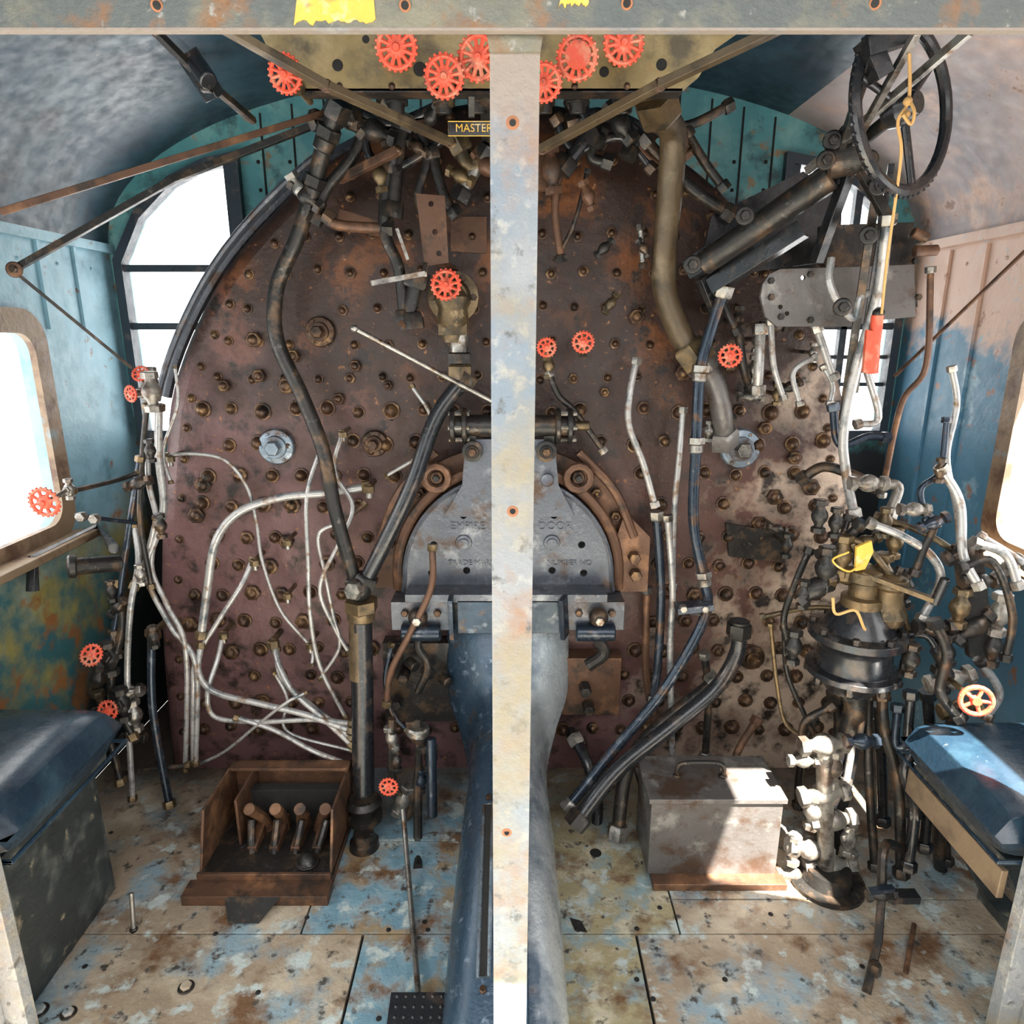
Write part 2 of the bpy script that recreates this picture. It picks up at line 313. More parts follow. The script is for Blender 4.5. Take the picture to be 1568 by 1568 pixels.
for s in (-1,1):
    b=B('doorway_post'); x=s*1.075; zt=arcz(1.11)-.03; b.bx(x-.035,x+.035,1.13,1.16,0,zt,m_post); b.bx(min(x+s*.01,x+s*.035),max(x+s*.01,x+s*.035),1.1,1.13,0,zt,m_post); b.done(.002)
# ================================================================ BOILER BACKHEAD
b=B('boiler_backhead'); BY=2.1; n=len(OUT); vs=[];fs=[]
rings=[(.055,0),(.03,.005),(.01,.022),(0,.05),(0,FW-BY-.035)]
for ins,dy in rings:
    for x,z in OUT:
        cx,cz=-.015,.8; d=Vector((x-cx,z-cz)); k=1-ins/max(d.length,.01)
        vs.append((cx+d.x*k,BY+dy,cz+d.y*k if z>0.001 else 0))
for j in range(len(rings)-1):
    for i in range(n-1): fs.append((j*n+i,j*n+i+1,(j+1)*n+i+1,(j+1)*n+i))
b.add(vs,fs,m_back); b.add(vs[:n],[tuple(range(n))],m_back)
rb=random.Random(5)
for i in range(-12,13):
    for j in range(0,20):
        x=i*.097+(.02 if j%2 else -.01)+rb.uniform(-.008,.008); z=.16+j*.1+rb.uniform(-.008,.008)
        if abs(x)>hwz(z)-.1: continue
        if (x+.01)**2+(z-.76)**2<.45**2: continue
        if rb.random()<.08: continue
        up=z>1.35; r=.012 if up else .0145+rb.random()*.006
        b.dome((x,BY,z),(0,-1,0),r*(1.1 if up else 1.2),r*1.5,m_bolt)
        if rb.random()<.25: b.hexn((x,BY,z),(0,-1,0),r*1.4,r*.8,m_bolt)
for i in range(2,n-2,2):
    x,z=OUT[i]; cx,cz=-.015,.8; d=Vector((x-cx,z-cz)); k=1-.075/d.length; b.dome((cx+d.x*k,BY,cz+d.y*k),(0,-1,0),.013,.013,m_bolt)
for u,v,r in [(390,520,13),(398,575,11),(440,590,14),(450,545,11),(570,690,10),(440,828,13),(313,742,14),(303,788,14),(345,590,10),(520,610,10),(545,560,10),(595,590,8),(925,600,8),(974,485,13),(1045,570,14),(1170,655,12),(1215,700,12),(1240,745,15),(1185,760,14),(1160,800,12),(1120,560,12)]:
    p=at(u,v,BY); R=r*.0019; b.hexn(p,(0,-1,0),R,.018,m_bolt); b.dome(p+Vector((0,-.015,0)),(0,-1,0),R*.7,.012,m_bolt)
for u,v,r in [(595,588,7),(600,640,5)]: b.cyl(at(u,v,BY-.001),at(u,v,BY+.01),r*.0018,m_dark)
b.plate(X([(690,332),(745,332),(745,388),(690,385)],BY-.006),[],BY-.008,.01,m_rust)
b.plate(X([(1110,800),(1205,815),(1200,860),(1115,850)],BY-.006),[],BY-.02,.02,m_iron)
b.done()
b=B('boiler_edge_handrail')
b.tube([(x*1.01,BY-.02,z+.01) for x,z in OUT if 1.25<z<2.0 and x<0],.010,m_door,8,False)
b.tube([(x*1.035,BY+.09,z+.012) for x,z in OUT if 1.25<z<2.02 and x<0],.018,m_door,8,False)
b.done()
def plug(u,v,r,m,m2=None):
    b=B('washout_plug'); p=at(u,v,BY-.0); R=r*.00195
    b.lathe(p,(0,-1,0),[(0,R),(.012,R),(.018,R*.93),(.02,R*.62),(.03,R*.6)],m,24)
    for i in range(6): 
        a=i*math.pi/3; b.hexn(p+Vector((R*.8*math.cos(a),-.017,R*.8*math.sin(a))),(0,-1,0),R*.1,.006,m2 or m)
    b.hexn(p+Vector((0,-.028,0)),(0,-1,0),R*.42,.03,m2 or m); b.done(.001)
plug(425,683,29,m_plug); plug(1132,686,32,m_plug,m_steel); plug(492,508,23,m_bolt); plug(575,678,21,m_bolt,m_bolt); plug(1150,1005,22,m_bolt)
# ================================================================ FIRE DOOR
b=B('firebox_door'); c0=at(778,882,2.0); cx,cz=c0.x,c0.z
ring=[(cx-.43,cz-.06)]+[(cx-.43*math.cos(math.pi*i/30),cz+.40*math.sin(math.pi*i/30)) for i in range(31)]+[(cx+.43,cz-.06)]
b.plate(ring,[],2.055,.05,m_rust)
for i in range(1,12):
    a=math.pi*i/12; x,z=cx-.385*math.cos(a),cz+.36*math.sin(a)
    b.hexn((x,2.055,z),(0,-1,0),.017,.02,m_bolt); b.dome((x,2.035,z),(0,-1,0),.01,.012,m_bolt)
b.plate([(cx+.33,cz-.06),(cx+.44,cz-.06),(cx+.44,cz+.12),(cx+.36,cz+.2),(cx+.33,cz+.1)],[],2.02,.04,m_rust)
for u,v in [(970,852),(972,878)]: b.hexn(at(u,v,2.02),(0,-1,0),.02,.03,m_bolt)
arc=lambda R,y: [(cx-R*math.cos(math.pi*i/30),y,cz+R*math.sin(math.pi*i/30)) for i in range(31)]
b.tube([(cx-.345,2.02,cz-.05)]+arc(.345,2.02)+[(cx+.345,2.02,cz-.05)],.018,m_rust,8,False)
R=.325
dp=[(cx-R,cz-.05)]+[(cx-R*math.cos(math.pi*i/36),cz+R*math.sin(math.pi*i/36)) for i in range(37)]+[(cx+R,cz-.05)]
holes=[circ(*X([h],2.0)[0],.0115,12) for h in [(710,787),(665,832),(890,832),(848,787),(715,871),(845,871),(662,875),(893,875)]]
b.plate(dp,holes,1.985,.02,m_door); b.plate(dp,[],2.007,.01,m_dark)
b.tube([(cx-R,1.987,cz-.045)]+arc(R-.006,1.987)+[(cx+R,1.987,cz-.045)],.008,m_door,6,False)
b.plate(X([(708,742),(712,690),(728,672),(835,672),(850,690),(855,742),(880,790),(680,790)],1.975),[],1.965,.02,m_door)
for u,v in [(710,831),(845,831)]: 
    p=at(u,v,1.985); b.lathe(p,(0,-1,0),[(0,.026),(.006,.024),(.008,.016),(.014,.015)],m_door,18)
b.text('EMPIRE',at(716,806,1.984),.034,m_door,.003); b.text('DOOR',at(850,806,1.984),.034,m_door,.003)
b.text('TRADE MARK',at(722,862,1.984),.024,m_door,.003); b.text('NUMBER NO',at(872,862,1.984),.024,m_door,.003)
for u,v in [(724,690),(836,690)]:
    p=at(u,v,1.96); b.lathe(p,(0,-1,0),[(0,.03),(.02,.03),(.024,.02),(.03,.018)],m_iron,20); b.hexn(p+Vector((0,-.03,0)),(0,-1,0),.013,.012,m_bolt)
for u,v,s in [(886,732,1),(668,732,-1)]:
    p=at(u,v,1.99); b.tube([(p.x+.036*math.cos(a*.5236),p.y,p.z+.036*math.sin(a*.5236)) for a in range(12)],.012,m_rust,8,False,True)
    b.cyl(p+Vector((0,.02,0)),p,.02,m_bolt); b.hexn(p,(0,-1,0),.011,.015,m_iron)
    b.tube(A([(u,v-40),(u+s*55,v+20),(u+s*85,v+90)],2.02),.014,m_rust,8)
b.cyl(at(838,735,1.96),at(838,735,1.945),.02,m_door)
b.done(.0015)
b=B('door_air_cylinder')
b.cyl(at(690,652,1.97),at(880,652,1.97),.032,m_iron,seg=24)
for u in (690,708,850,868): b.cyl(at(u,652,1.97),at(u+8,652,1.97),.052,m_iron,seg=20)
for u in (700,862):
    for a in range(6): 
        o=Vector((0,.043*math.cos(a*1.047),.043*math.sin(a*1.047))); b.cyl(at(u-12,652,1.97)+o,at(u+20,652,1.97)+o,.007,m_steel,seg=6)
b.cyl(at(880,652,1.97),at(903,652,1.97),.014,m_brass); b.bar(at(720,665,1.97),at(720,700,1.98),.03,.03,m_iron); b.bar(at(842,665,1.97),at(842,700,1.98),.03,.03,m_iron)
b.done(.001)
b=B('firedoor_shelf'); 
p=at(622,905,1.93);q=at(928,917,1.93); b.bx(p.x,q.x,1.9,2.06,q.z,p.z,m_door)
p=at(630,918,1.95);q=at(935,950,1.95); b.bx(p.x,q.x,1.94,2.05,q.z,p.z,m_iron)
p=at(700,920,1.9);q=at(860,970,1.9); b.bx(p.x,q.x,1.9,2.05,q.z,p.z,m_bluepipe)
for u0,u1,s in [(598,692,-1),(868,955,1)]:
    p=at(u0,922,1.92);q=at(u1,965,1.92); b.bx(p.x,q.x,1.92,2.06,q.z,p.z,m_door)
    b.cyl(at((u0+u1)/2-30,968,1.91),at((u0+u1)/2+30,968,1.91),.028,m_bluepipe); 
    for k in(-25,0,25): b.hexn(at((u0+u1)/2+k,938,1.92),(0,-1,0),.012,.012,m_bolt)
    p=at((u0+u1)/2+s*5,945,1.9); b.ball(p,.03,m_iron,14); b.hexn(p+Vector((0,-.02,0)),(0,-1,0),.015,.02,m_steel)
for u in (690,862): b.bar(at(u,915,1.88),at(u+3,975,1.9),.014,.04,m_bluepipe)
b.tube(A([(645,960),(640,990),(655,1020),(640,1060)],1.95),.013,m_iron); b.tube(A([(915,975),(925,1000),(900,1020)],1.95),.02,m_iron)
p=at(862,1008,2.03);q=at(948,1095,2.03); b.bx(p.x,q.x,2.03,2.1,q.z,p.z,m_rust)
p=at(585,985,2.04);q=at(700,1105,2.04); b.bx(p.x,q.x,2.04,2.1,q.z,p.z,m_iron)
for u,v in [(895,1050),(900,1078),(875,1120),(890,1135),(600,1010),(620,1030),(610,1070)]: b.hexn(at(u,v,2.03),(0,-1,0),.02,.05,m_iron)
for i in range(4): b.cyl(at(600+i*25,1000+i*12,2.0),at(612+i*25,1010+i*12,1.97),.018,m_iron)
b.done(.002)
# ================================================================ STOKER
ST_=[(2.06,.66,.19,.18),(2.02,.60,.185,.26),(1.97,.5,.15,.26),(1.93,.42,.122,.3),(1.85,.37,.118,.33),(1.75,.343,.12,.343),(1.65,.32,.125,.32),(1.45,.27,.13,.27),(1.25,.2,.132,.2),(1.12,.13,.132,.13),(1.0,.06,.13,.06),(.93,.02,.12,.02)]
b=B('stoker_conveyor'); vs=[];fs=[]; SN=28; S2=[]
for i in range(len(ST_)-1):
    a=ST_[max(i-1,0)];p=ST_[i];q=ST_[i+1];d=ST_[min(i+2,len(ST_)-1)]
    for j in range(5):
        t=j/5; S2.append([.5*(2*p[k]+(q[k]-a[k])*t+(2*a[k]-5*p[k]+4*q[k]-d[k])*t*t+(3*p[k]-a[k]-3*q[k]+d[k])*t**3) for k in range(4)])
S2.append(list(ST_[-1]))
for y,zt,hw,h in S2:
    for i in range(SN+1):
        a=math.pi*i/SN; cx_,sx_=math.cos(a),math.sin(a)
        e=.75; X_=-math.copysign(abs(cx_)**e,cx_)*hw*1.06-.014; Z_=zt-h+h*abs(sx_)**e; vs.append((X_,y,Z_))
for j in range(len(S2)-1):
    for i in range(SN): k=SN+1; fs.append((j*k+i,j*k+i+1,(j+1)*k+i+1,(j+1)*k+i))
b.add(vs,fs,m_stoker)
def stz(x,y):
    for s0,s1 in zip(S2,S2[1:]):
        if s1[0]<=y<=s0[0]:
            t=(s0[0]-y)/(s0[0]-s1[0]+1e-9); zt,hw,h=[s0[k]+(s1[k]-s0[k])*t for k in(1,2,3)]
            c_=min(1,abs(x+.014)/(hw*1.06))**(1/.75); return zt-h+h*math.sqrt(max(0,1-c_*c_))**.75
    return .02
ys=[1.16+.038*k for k in range(11)]
b.tube([(-.05,y,stz(-.05,y)+.003) for y in ys]+[(-.074,y,stz(-.074,y)+.003) for y in ys[::-1]],.005,m_plug,6,False,True)
vs=[]
for y in ys: vs+=[(-.052,y,stz(-.052,y)+.003),(-.072,y,stz(-.072,y)+.003)]
b.add(vs,[(2*i,2*i+1,2*i+3,2*i+2) for i in range(10)],m_dark)  # dark strip laid on the casting as the shade inside the slot
b.tube([(x,y,stz(x,y)+.001) for x,y in [(.03,1.05+.06*k) for k in range(14)]],.006,m_stoker,6)
for y in (1.14,1.56): b.hexn((-.062,y,stz(-.062,y)),(0,-.3,1),.008,.012,m_bolt)
b.bx(-.18,.14,1.05,1.1,0,.02,m_stoker)
b.done()
# ================================================================ TURRET PANEL + HANDWHEELS
b=B('turret_cover_panel')
b.prism(X([(380,14),(408,70),(440,118),(462,139),(1045,139),(1070,118),(1095,75),(1130,50),(1130,14)],1.5),1.5,.006,m_panel)
for h in [(517,100,9),(643,106,11),(1013,99,9),(560,60,6),(706,140,5),(925,110,8)]: b.lathe(at(h[0],min(h[1],128),1.5),(0,-1,0),[(0,h[2]*.0012),(.0008,h[2]*.0011)],m_dark,14)  # dark discs painted on in place of shaded holes
p=at(462,139,1.5); q=at(1045,139,1.5); b.bx(p.x,q.x,1.5,1.54,p.z-.003,p.z+.004,m_iron)
for u in (520,600,700,780,880,960): b.dome(at(u,132,1.5),(0,-1,0),.006,.005,m_bolt)
b.done()
for u,v,r in [(437,113,27),(607,72,31),(680,117,30),(733,88,32),(833,126,27),(884,88,31),(955,66,30)]:
    b=B('handwheel_valve'); p=at(u,v,1.42); R=r*.00124
    b.wheel(p,(random.uniform(-.2,.2)+(u-784)*.0004,-1,-.2+random.uniform(-.1,.1)),R,m_red,22,12); b.cyl(p,p+Vector((0,.16,0)),.007,m_brass); b.hexn(p+Vector((0,.06,0)),(0,1,0),.016,.02,m_brass)
    if u==884: b.lathe(p-Vector((0,.012,0)),(0,-1,0),[(0,R*.62),(.003,R*.6)],m_red,18)
    b.done()
b=B('steam_turret'); 
b.cyl(at(560,95,1.8),at(1010,95,1.8),.06,m_iron,seg=24)
for u in (607,680,733,833,884,955): b.cyl(at(u,95,1.62),at(u,95,1.8),.022,m_brass); b.hexn(at(u,95,1.68),(0,1,0),.032,.03,m_brass); b.cyl(at(u,120,1.82),at(u,175,1.84),.02,m_iron); b.hexn(at(u,160,1.835),(0,0,1),.03,.03,m_iron)
b.bar(at(780,100,1.8),at(780,215,2.0),.14,.12,m_iron)
b.done(.001)
b=B('nameplate'); p=at(686,186,1.55);q=at(790,208,1.55)
b.bx(p.x,q.x,1.55,1.554,q.z,p.z,m_black); b.text('MASTER',((at(686,186,1.55).x+at(765,186,1.55).x)/2,1.548,(p.z+q.z)/2),.021,m_yel,.0008)
b.tube([(p.x,1.549,p.z),(q.x,1.549,p.z),(q.x,1.549,q.z),(p.x,1.549,q.z)],.001,m_yel,4,False,True); b.bar(at(722,180,1.556),at(722,140,1.52),.012,.004,m_iron); b.done()
# ================================================================ STRUTS AND ROOF RODS
def bars(name,segs,w,h,m,rv=True):
    b=B(name)
    for i,(p,q) in enumerate(zip(segs,segs[1:])):
        P,Q=at(*p),at(*q); b.bar(P,Q,w,h,m)
        if rv: b.dome(P,(0,-1,0),w*.5,.01,m_bolt)
    if rv: b.dome(at(*segs[-1]),(0,-1,0),w*.5,.01,m_bolt)
    b.done(.001)
bars('diagonal_brace',[(335,38,1.3),(500,132,1.4),(690,218,1.6)],.022,.014,m_lag)
bars('diagonal_brace',[(1205,38,1.3),(1010,130,1.4),(830,228,1.6)],.022,.014,m_lag)
bars('roof_stay_rod',[(0,325,1.5),(500,172,1.9)],.014,.014,m_rust,False)
bars('roof_stay_rod',[(22,412,1.95),(265,275,2.0),(505,182,2.0)],.017,.017,m_iron,False)
bars('roof_stay_rod',[(20,414,1.95),(205,566,2.1)],.009,.009,m_iron,False)
bars('roof_stay_rod',[(1590,365,1.8),(1370,576,2.1)],.008,.008,m_rust,False)
bars('roof_bracket_rod',[(238,48,1.5),(300,110,1.6),(388,185,1.8)],.014,.014,m_iron)
b=B('roof_bracket_clamp'); b.bar(at(285,80,1.58),at(330,150,1.62),.05,.025,m_black); b.cyl(at(300,95,1.57),at(320,125,1.54),.018,m_black); b.hexn(at(318,130,1.58),(0,-1,0),.018,.02,m_iron); b.done(.001)
b=B('stay_rod_eye'); b.cyl(at(22,414,1.96),at(22,412,1.93),.02,m_rust); b.hexn(at(22,412,1.93),(0,-1,0),.01,.01,m_iron); b.done()
bars('overhead_pipe_brace',[(610,230,1.85),(520,275,1.95)],.02,.02,m_rust)
# ================================================================ PIPES
def pipe(name,pts,r,m,d=2.0,ends=True,unions=(),um=None,seg=12):
    b=B(name); P=A(pts,d); b.tube(P,r,m,seg)
    um=um or m_steel
    if ends:
        for p,q in ((P[0],P[1]),(P[-1],P[-2])): a=(q-p).normalized(); b.hexn(p-a*r*.3,a,r*1.6,r*2,um)
    for i in unions:
        p=P[i]; a=(P[min(i+1,len(P)-1)]-P[max(i-1,0)]).normalized(); b.hexn(p-a*r*1.2,a,r*1.55,r*1.3,um); b.cyl(p,p+a*r*1.6,r*1.25,um)
    return b.done()
pipe('steam_pipe',[(520,160,1.85),(500,210,1.88),(480,285,1.92),(455,365,1.94),(424,440,1.96),(424,520,1.96),(462,605,1.96),(495,690,1.95),(513,780,1.94),(535,860,1.92),(548,900,1.92)],.021,m_iron,unions=(1,2),um=m_iron)
pipe('steam_pipe',[(715,575,1.95),(668,640,1.94),(632,740,1.92),(590,830,1.91),(556,898,1.91)],.023,m_black,um=m_iron)
b=B('steam_riser_pipe')
b.ball(at(550,902,1.9),.04,m_iron,16); b.hexn(at(550,902,1.9),(-.3,-1,.2),.03,.045,m_steel); b.hexn(at(553,918,1.9),(0,0,-1),.05,.04,m_brass); b.cyl(at(553,930,1.9),at(553,950,1.9),.042,m_brass,seg=20)
b.tube([at(552,925,1.9),at(555,1060,1.88),at(557,1230,1.8)],.034,m_black,16,False); b.cyl(at(552,945,1.899),at(553,1040,1.885),.0355,m_lag,.036,seg=16)
p=at(558,1245,1.78); b.lathe(p+Vector((0,0,-.03)),(0,0,1),[(0,.045),(.012,.055),(.03,.055),(.035,.04),(.055,.045),(.07,.055),(.085,.042)],m_iron,20)
p2=at(560,1325,1.72); b.tube([p,p2],.026,m_iron,14); b.lathe(Vector((p2.x,p2.y,0)),(0,0,1),[(0,.045),(.02,.042),(.025,.035),(.05,.03)],m_iron,20)
b.done()
pipe('lagged_steam_pipe',[(1003,150,1.75),(1010,175,1.78),(1030,205,1.85),(1026,290,1.9),(1018,380,1.93),(1018,445,1.95),(1042,512,1.95),(1070,552,1.94)],.033,m_lag,um=m_brass,seg=16)
pipe('lagged_steam_pipe',[(1068,545,1.94),(1095,590,1.95),(1106,640,1.97),(1106,675,2.02)],.03,m_tool,um=m_tool,seg=16)
b=B('turret_union'); p=at(1003,150,1.75); b.hexn(p+Vector((0,0,-.01)),(0,0,1),.045,.035,m_brass); b.cyl(p,p+Vector((0,0,.06)),.03,m_brass); b.done(.001)
pipe('injector_pipe',[(1110,440,1.85),(1090,500,1.87),(1072,570,1.88),(1066,680,1.88),(1062,800,1.87),(1078,885,1.86),(1083,930,1.85),(1060,985,1.84),(1010,1065,1.82),(935,1155,1.78),(868,1238,1.72)],.0155,m_bluepipe,unions=(2,3,5))
pipe('drain_pipe',[(1132,958,1.8),(1128,1000,1.8),(1098,1052,1.79),(1030,1110,1.76),(945,1180,1.72),(880,1262,1.66)],.022,m_black,um=m_iron)
b=B('pipe_open_end'); p=at(1132,958,1.8); b.lathe(p,(0,0,1),[(0,.028),(.015,.028),(.016,.022)],m_iron,18); b.lathe(p+Vector((0,0,.0165)),(0,0,1),[(0,.021),(.001,.02)],m_dark,18); b.done()
pipe('vertical_feed_pipe',[(1005,785,2.0),(1012,900,2.0),(1008,1010,1.98),(1000,1075,1.97)],.014,m_bluepipe)
pipe('vertical_feed_pipe',[(1022,790,1.98),(1030,900,1.98),(1026,1000,1.97),(1030,1175,1.95)],.01,m_grey)
pipe('vertical_feed_pipe',[(1046,625,2.02),(1040,700,2.0),(1032,790,2.0),(1030,900,2.0)],.009,m_grey)
pipe('vertical_feed_pipe',[(990,900,2.04),(990,1040,2.04),(1010,1130,2.02)],.012,m_rust)
pipe('drop_pipe',[(975,550,2.02),(965,600,2.0),(963,650,2.0),(985,710,2.0),(1003,775,2.0)],.01,m_grey)
pipe('drop_pipe',[(840,570,2.0),(855,605,1.99),(880,630,1.98),(925,692,1.98)],.009,m_iron)
pipe('drop_pipe',[(1078,1000,1.9),(1085,1060,1.9),(1080,1160,1.9)],.012,m_iron)
pipe('drain_pipe',[(1100,1040,1.84),(1000,1120,1.8),(960,1180,1.75),(945,1280,1.7)],.02,m_iron)
pipe('drain_pipe',[(880,1130,1.98),(900,1170,1.9),(915,1230,1.85),(910,1290,1.8)],.018,m_black)
b=B('pipe_clamp'); b.bar(at(1035,932,1.83),at(1090,926,1.83),.05,.02,m_bluepipe); 
for u in (1045,1078): b.hexn(at(u,930,1.82),(0,-1,0),.012,.02,m_steel)
b.bar(at(1065,940,1.84),at(1065,930,2.1),.03,.01,m_iron); b.done(.001)
b=B('blower_valve'); p=at(693,455,1.95)
b.lathe(p+Vector((0,.03,.0)),(0,-1,0),[(0,.07),(.012,.07),(.016,.05),(.05,.042)],m_brass,20)
for a in range(6): b.hexn(p+Vector((.057*math.cos(a*1.047),.018,.057*math.sin(a*1.047))),(0,-1,0),.009,.01,m_bolt)
b.lathe(p+Vector((0,0,-.12)),(0,0,1),[(0,.03),(.03,.034),(.05,.045),(.09,.04),(.12,.048),(.15,.03)],m_brass,18)
b.hexn(p+Vector((0,0,-.1)),(0,0,1),.045,.035,m_brass)
q=at(683,436,1.87); b.cyl(p,q,.012,m_brass); b.wheel(q,(0,-1,.05),.04,m_red,20,10)
b.cyl(at(702,500,1.95),at(704,556,1.95),.026,m_steel,seg=18); b.hexn(at(704,556,1.95),(0,0,1),.035,.03,m_iron); b.hexn(at(705,580,1.95),(0,0,1),.036,.04,m_brass)
b.cyl(at(704,556,1.95),at(712,600,1.95),.022,m_iron); b.done()
b=B('steel_lever_rod'); b.cyl(at(543,503,1.75),at(760,618,1.9),.0065,m_steel); b.ball(at(543,503,1.75),.01,m_steel); b.cyl(at(760,618,1.9),at(800,640,2.1),.012,m_iron); b.done()
b=B('drilled_bracket')
b.plate(X([(637,296),(681,300),(687,402),(650,408)],1.85),[circ(*X([h],1.85)[0],.007,12) for h in [(660,312),(666,355),(672,388)]],1.85,.006,m_rust)
b.bar(at(668,400,1.853),at(690,410,2.1),.03,.01,m_rust); b.bar(at(652,405,1.84),at(650,420,1.8),.01,.012,m_steel); b.bar(at(568,434,1.75),at(650,419,1.8),.014,.012,m_steel); b.bar(at(608,350,1.82),at(625,398,1.82),.01,.008,m_steel)
b.done()
for u,v,d,r in [(893,524,1.95,17),(837,532,1.95,15),(1118,545,1.85,17)]:
    b=B('gauge_cock'); p=at(u,v+4,d+.06); b.valve(p,.014,m_brass,(0,.2,1),at(u,v,d-.02),m_red,r*.0018); b.cyl(p,Vector((p.x,2.1,p.z)),.01,m_brass); b.done()
b=B('gauge_cock'); p=at(840,560,2.0); b.valve(p,.016,m_brass,(0,0,1)); b.cyl(p,Vector((p.x,2.1,p.z)),.01,m_brass); b.done()
for pts,r,m in [([(640,190),(655,240),(640,300),(655,350)],.012,m_iron),([(700,215),(720,255),(745,240),(770,215)],.02,m_brass),([(745,230),(715,280),(703,305)],.018,m_steel),
   ([(600,250),(590,300),(590,360),(610,410),(620,490)],.016,m_iron),([(620,180),(610,230),(600,330)],.02,m_iron),([(560,190),(540,240),(500,290),(480,340)],.015,m_iron),
   ([(920,200),(905,240),(935,250)],.014,m_iron),([(985,210),(1010,240),(1060,290),(1120,330)],.016,m_iron),([(965,200),(990,240),(1040,265)],.012,m_rust),
   ([(860,250),(850,320),(860,400)],.01,m_rust),([(900,260),(880,340),(850,400)],.006,m_iron),([(980,345),(985,410)],.008,m_steel),([(1120,160),(1060,190),(1000,200)],.012,m_iron),
   ([(870,190),(920,175),(980,200),(960,240)],.016,m_black),([(540,170),(600,190),(680,160)],.014,m_black),([(1050,200),(1080,250),(1110,290)],.012,m_iron),([(500,330),(520,345),(600,350)],.014,m_rust),([(640,420),(628,470),(632,500)],.022,m_iron),
   ([(590,150),(560,220),(600,260),(700,200)],.012,m_black),([(850,180),(880,230),(950,210),(1000,260)],.012,m_black),([(660,230),(680,300),(700,330)],.014,m_iron),([(880,150),(900,200),(860,260)],.02,m_black)]:
    pipe('overhead_pipe',pts,r,m,1.93,um=m_iron if m is not m_brass else m_brass)
b=B('overhead_fittings'); rf=random.Random(11)
for u,v,r,m in [(582,268,.022,m_brass),(600,240,.02,m_iron),(573,200,.03,m_iron),(640,225,.018,m_iron),(705,270,.02,m_brass),(745,255,.025,m_rust),(900,300,.02,m_rust),(925,380,.016,m_iron),(935,465,.016,m_brass),(845,260,.03,m_rust),(915,215,.025,m_iron),(985,380,.014,m_iron),(630,488,.018,m_rust),(950,190,.03,m_iron),(1040,215,.025,m_rust),(660,180,.02,m_iron),(535,180,.03,m_iron),(512,178,.035,m_iron),(470,300,.026,m_iron),(460,290,.022,m_steel)]:
    b.valve(at(u,v,1.92),r*.85,m,(rf.uniform(-1,1),rf.uniform(-.3,.3),rf.uniform(-1,1)))
b.plate(X([(820,230),(855,225),(850,290),(822,292)],1.95),[],1.95,.02,m_rust); b.plate(X([(520,320),(600,345),(590,365),(515,345)],2.0),[],2.0,.01,m_rust)
b.done()
b=B('injector_fittings')
for u,v,r,m,a in [(1160,520,.018,m_steel,(0,0,1)),(1185,500,.02,m_iron,(1,0,0)),(1155,565,.02,m_steel,(0,0,1)),(1210,592,.018,m_iron,(1,0,.5)),(1150,607,.02,m_steel,(1,0,0)),(1190,604,.016,m_brass,(0,0,1)),(1245,540,.014,m_steel,(0,0,1)),(1110,640,.016,m_iron,(1,0,0)),(1130,490,.02,m_iron,(0,0,1)),(1095,470,.024,m_iron,(0,.2,1)),(1085,660,.016,m_steel,(0,0,1)),(1190,810,.016,m_iron,(1,0,-.2)),(1205,835,.02,m_iron,(0,0,1))]:
    p=at(u,v,1.98); b.valve(p,r*.85,m,a); b.cyl(p,Vector((p.x,2.1,p.z)),r*.4,m)
b.done()
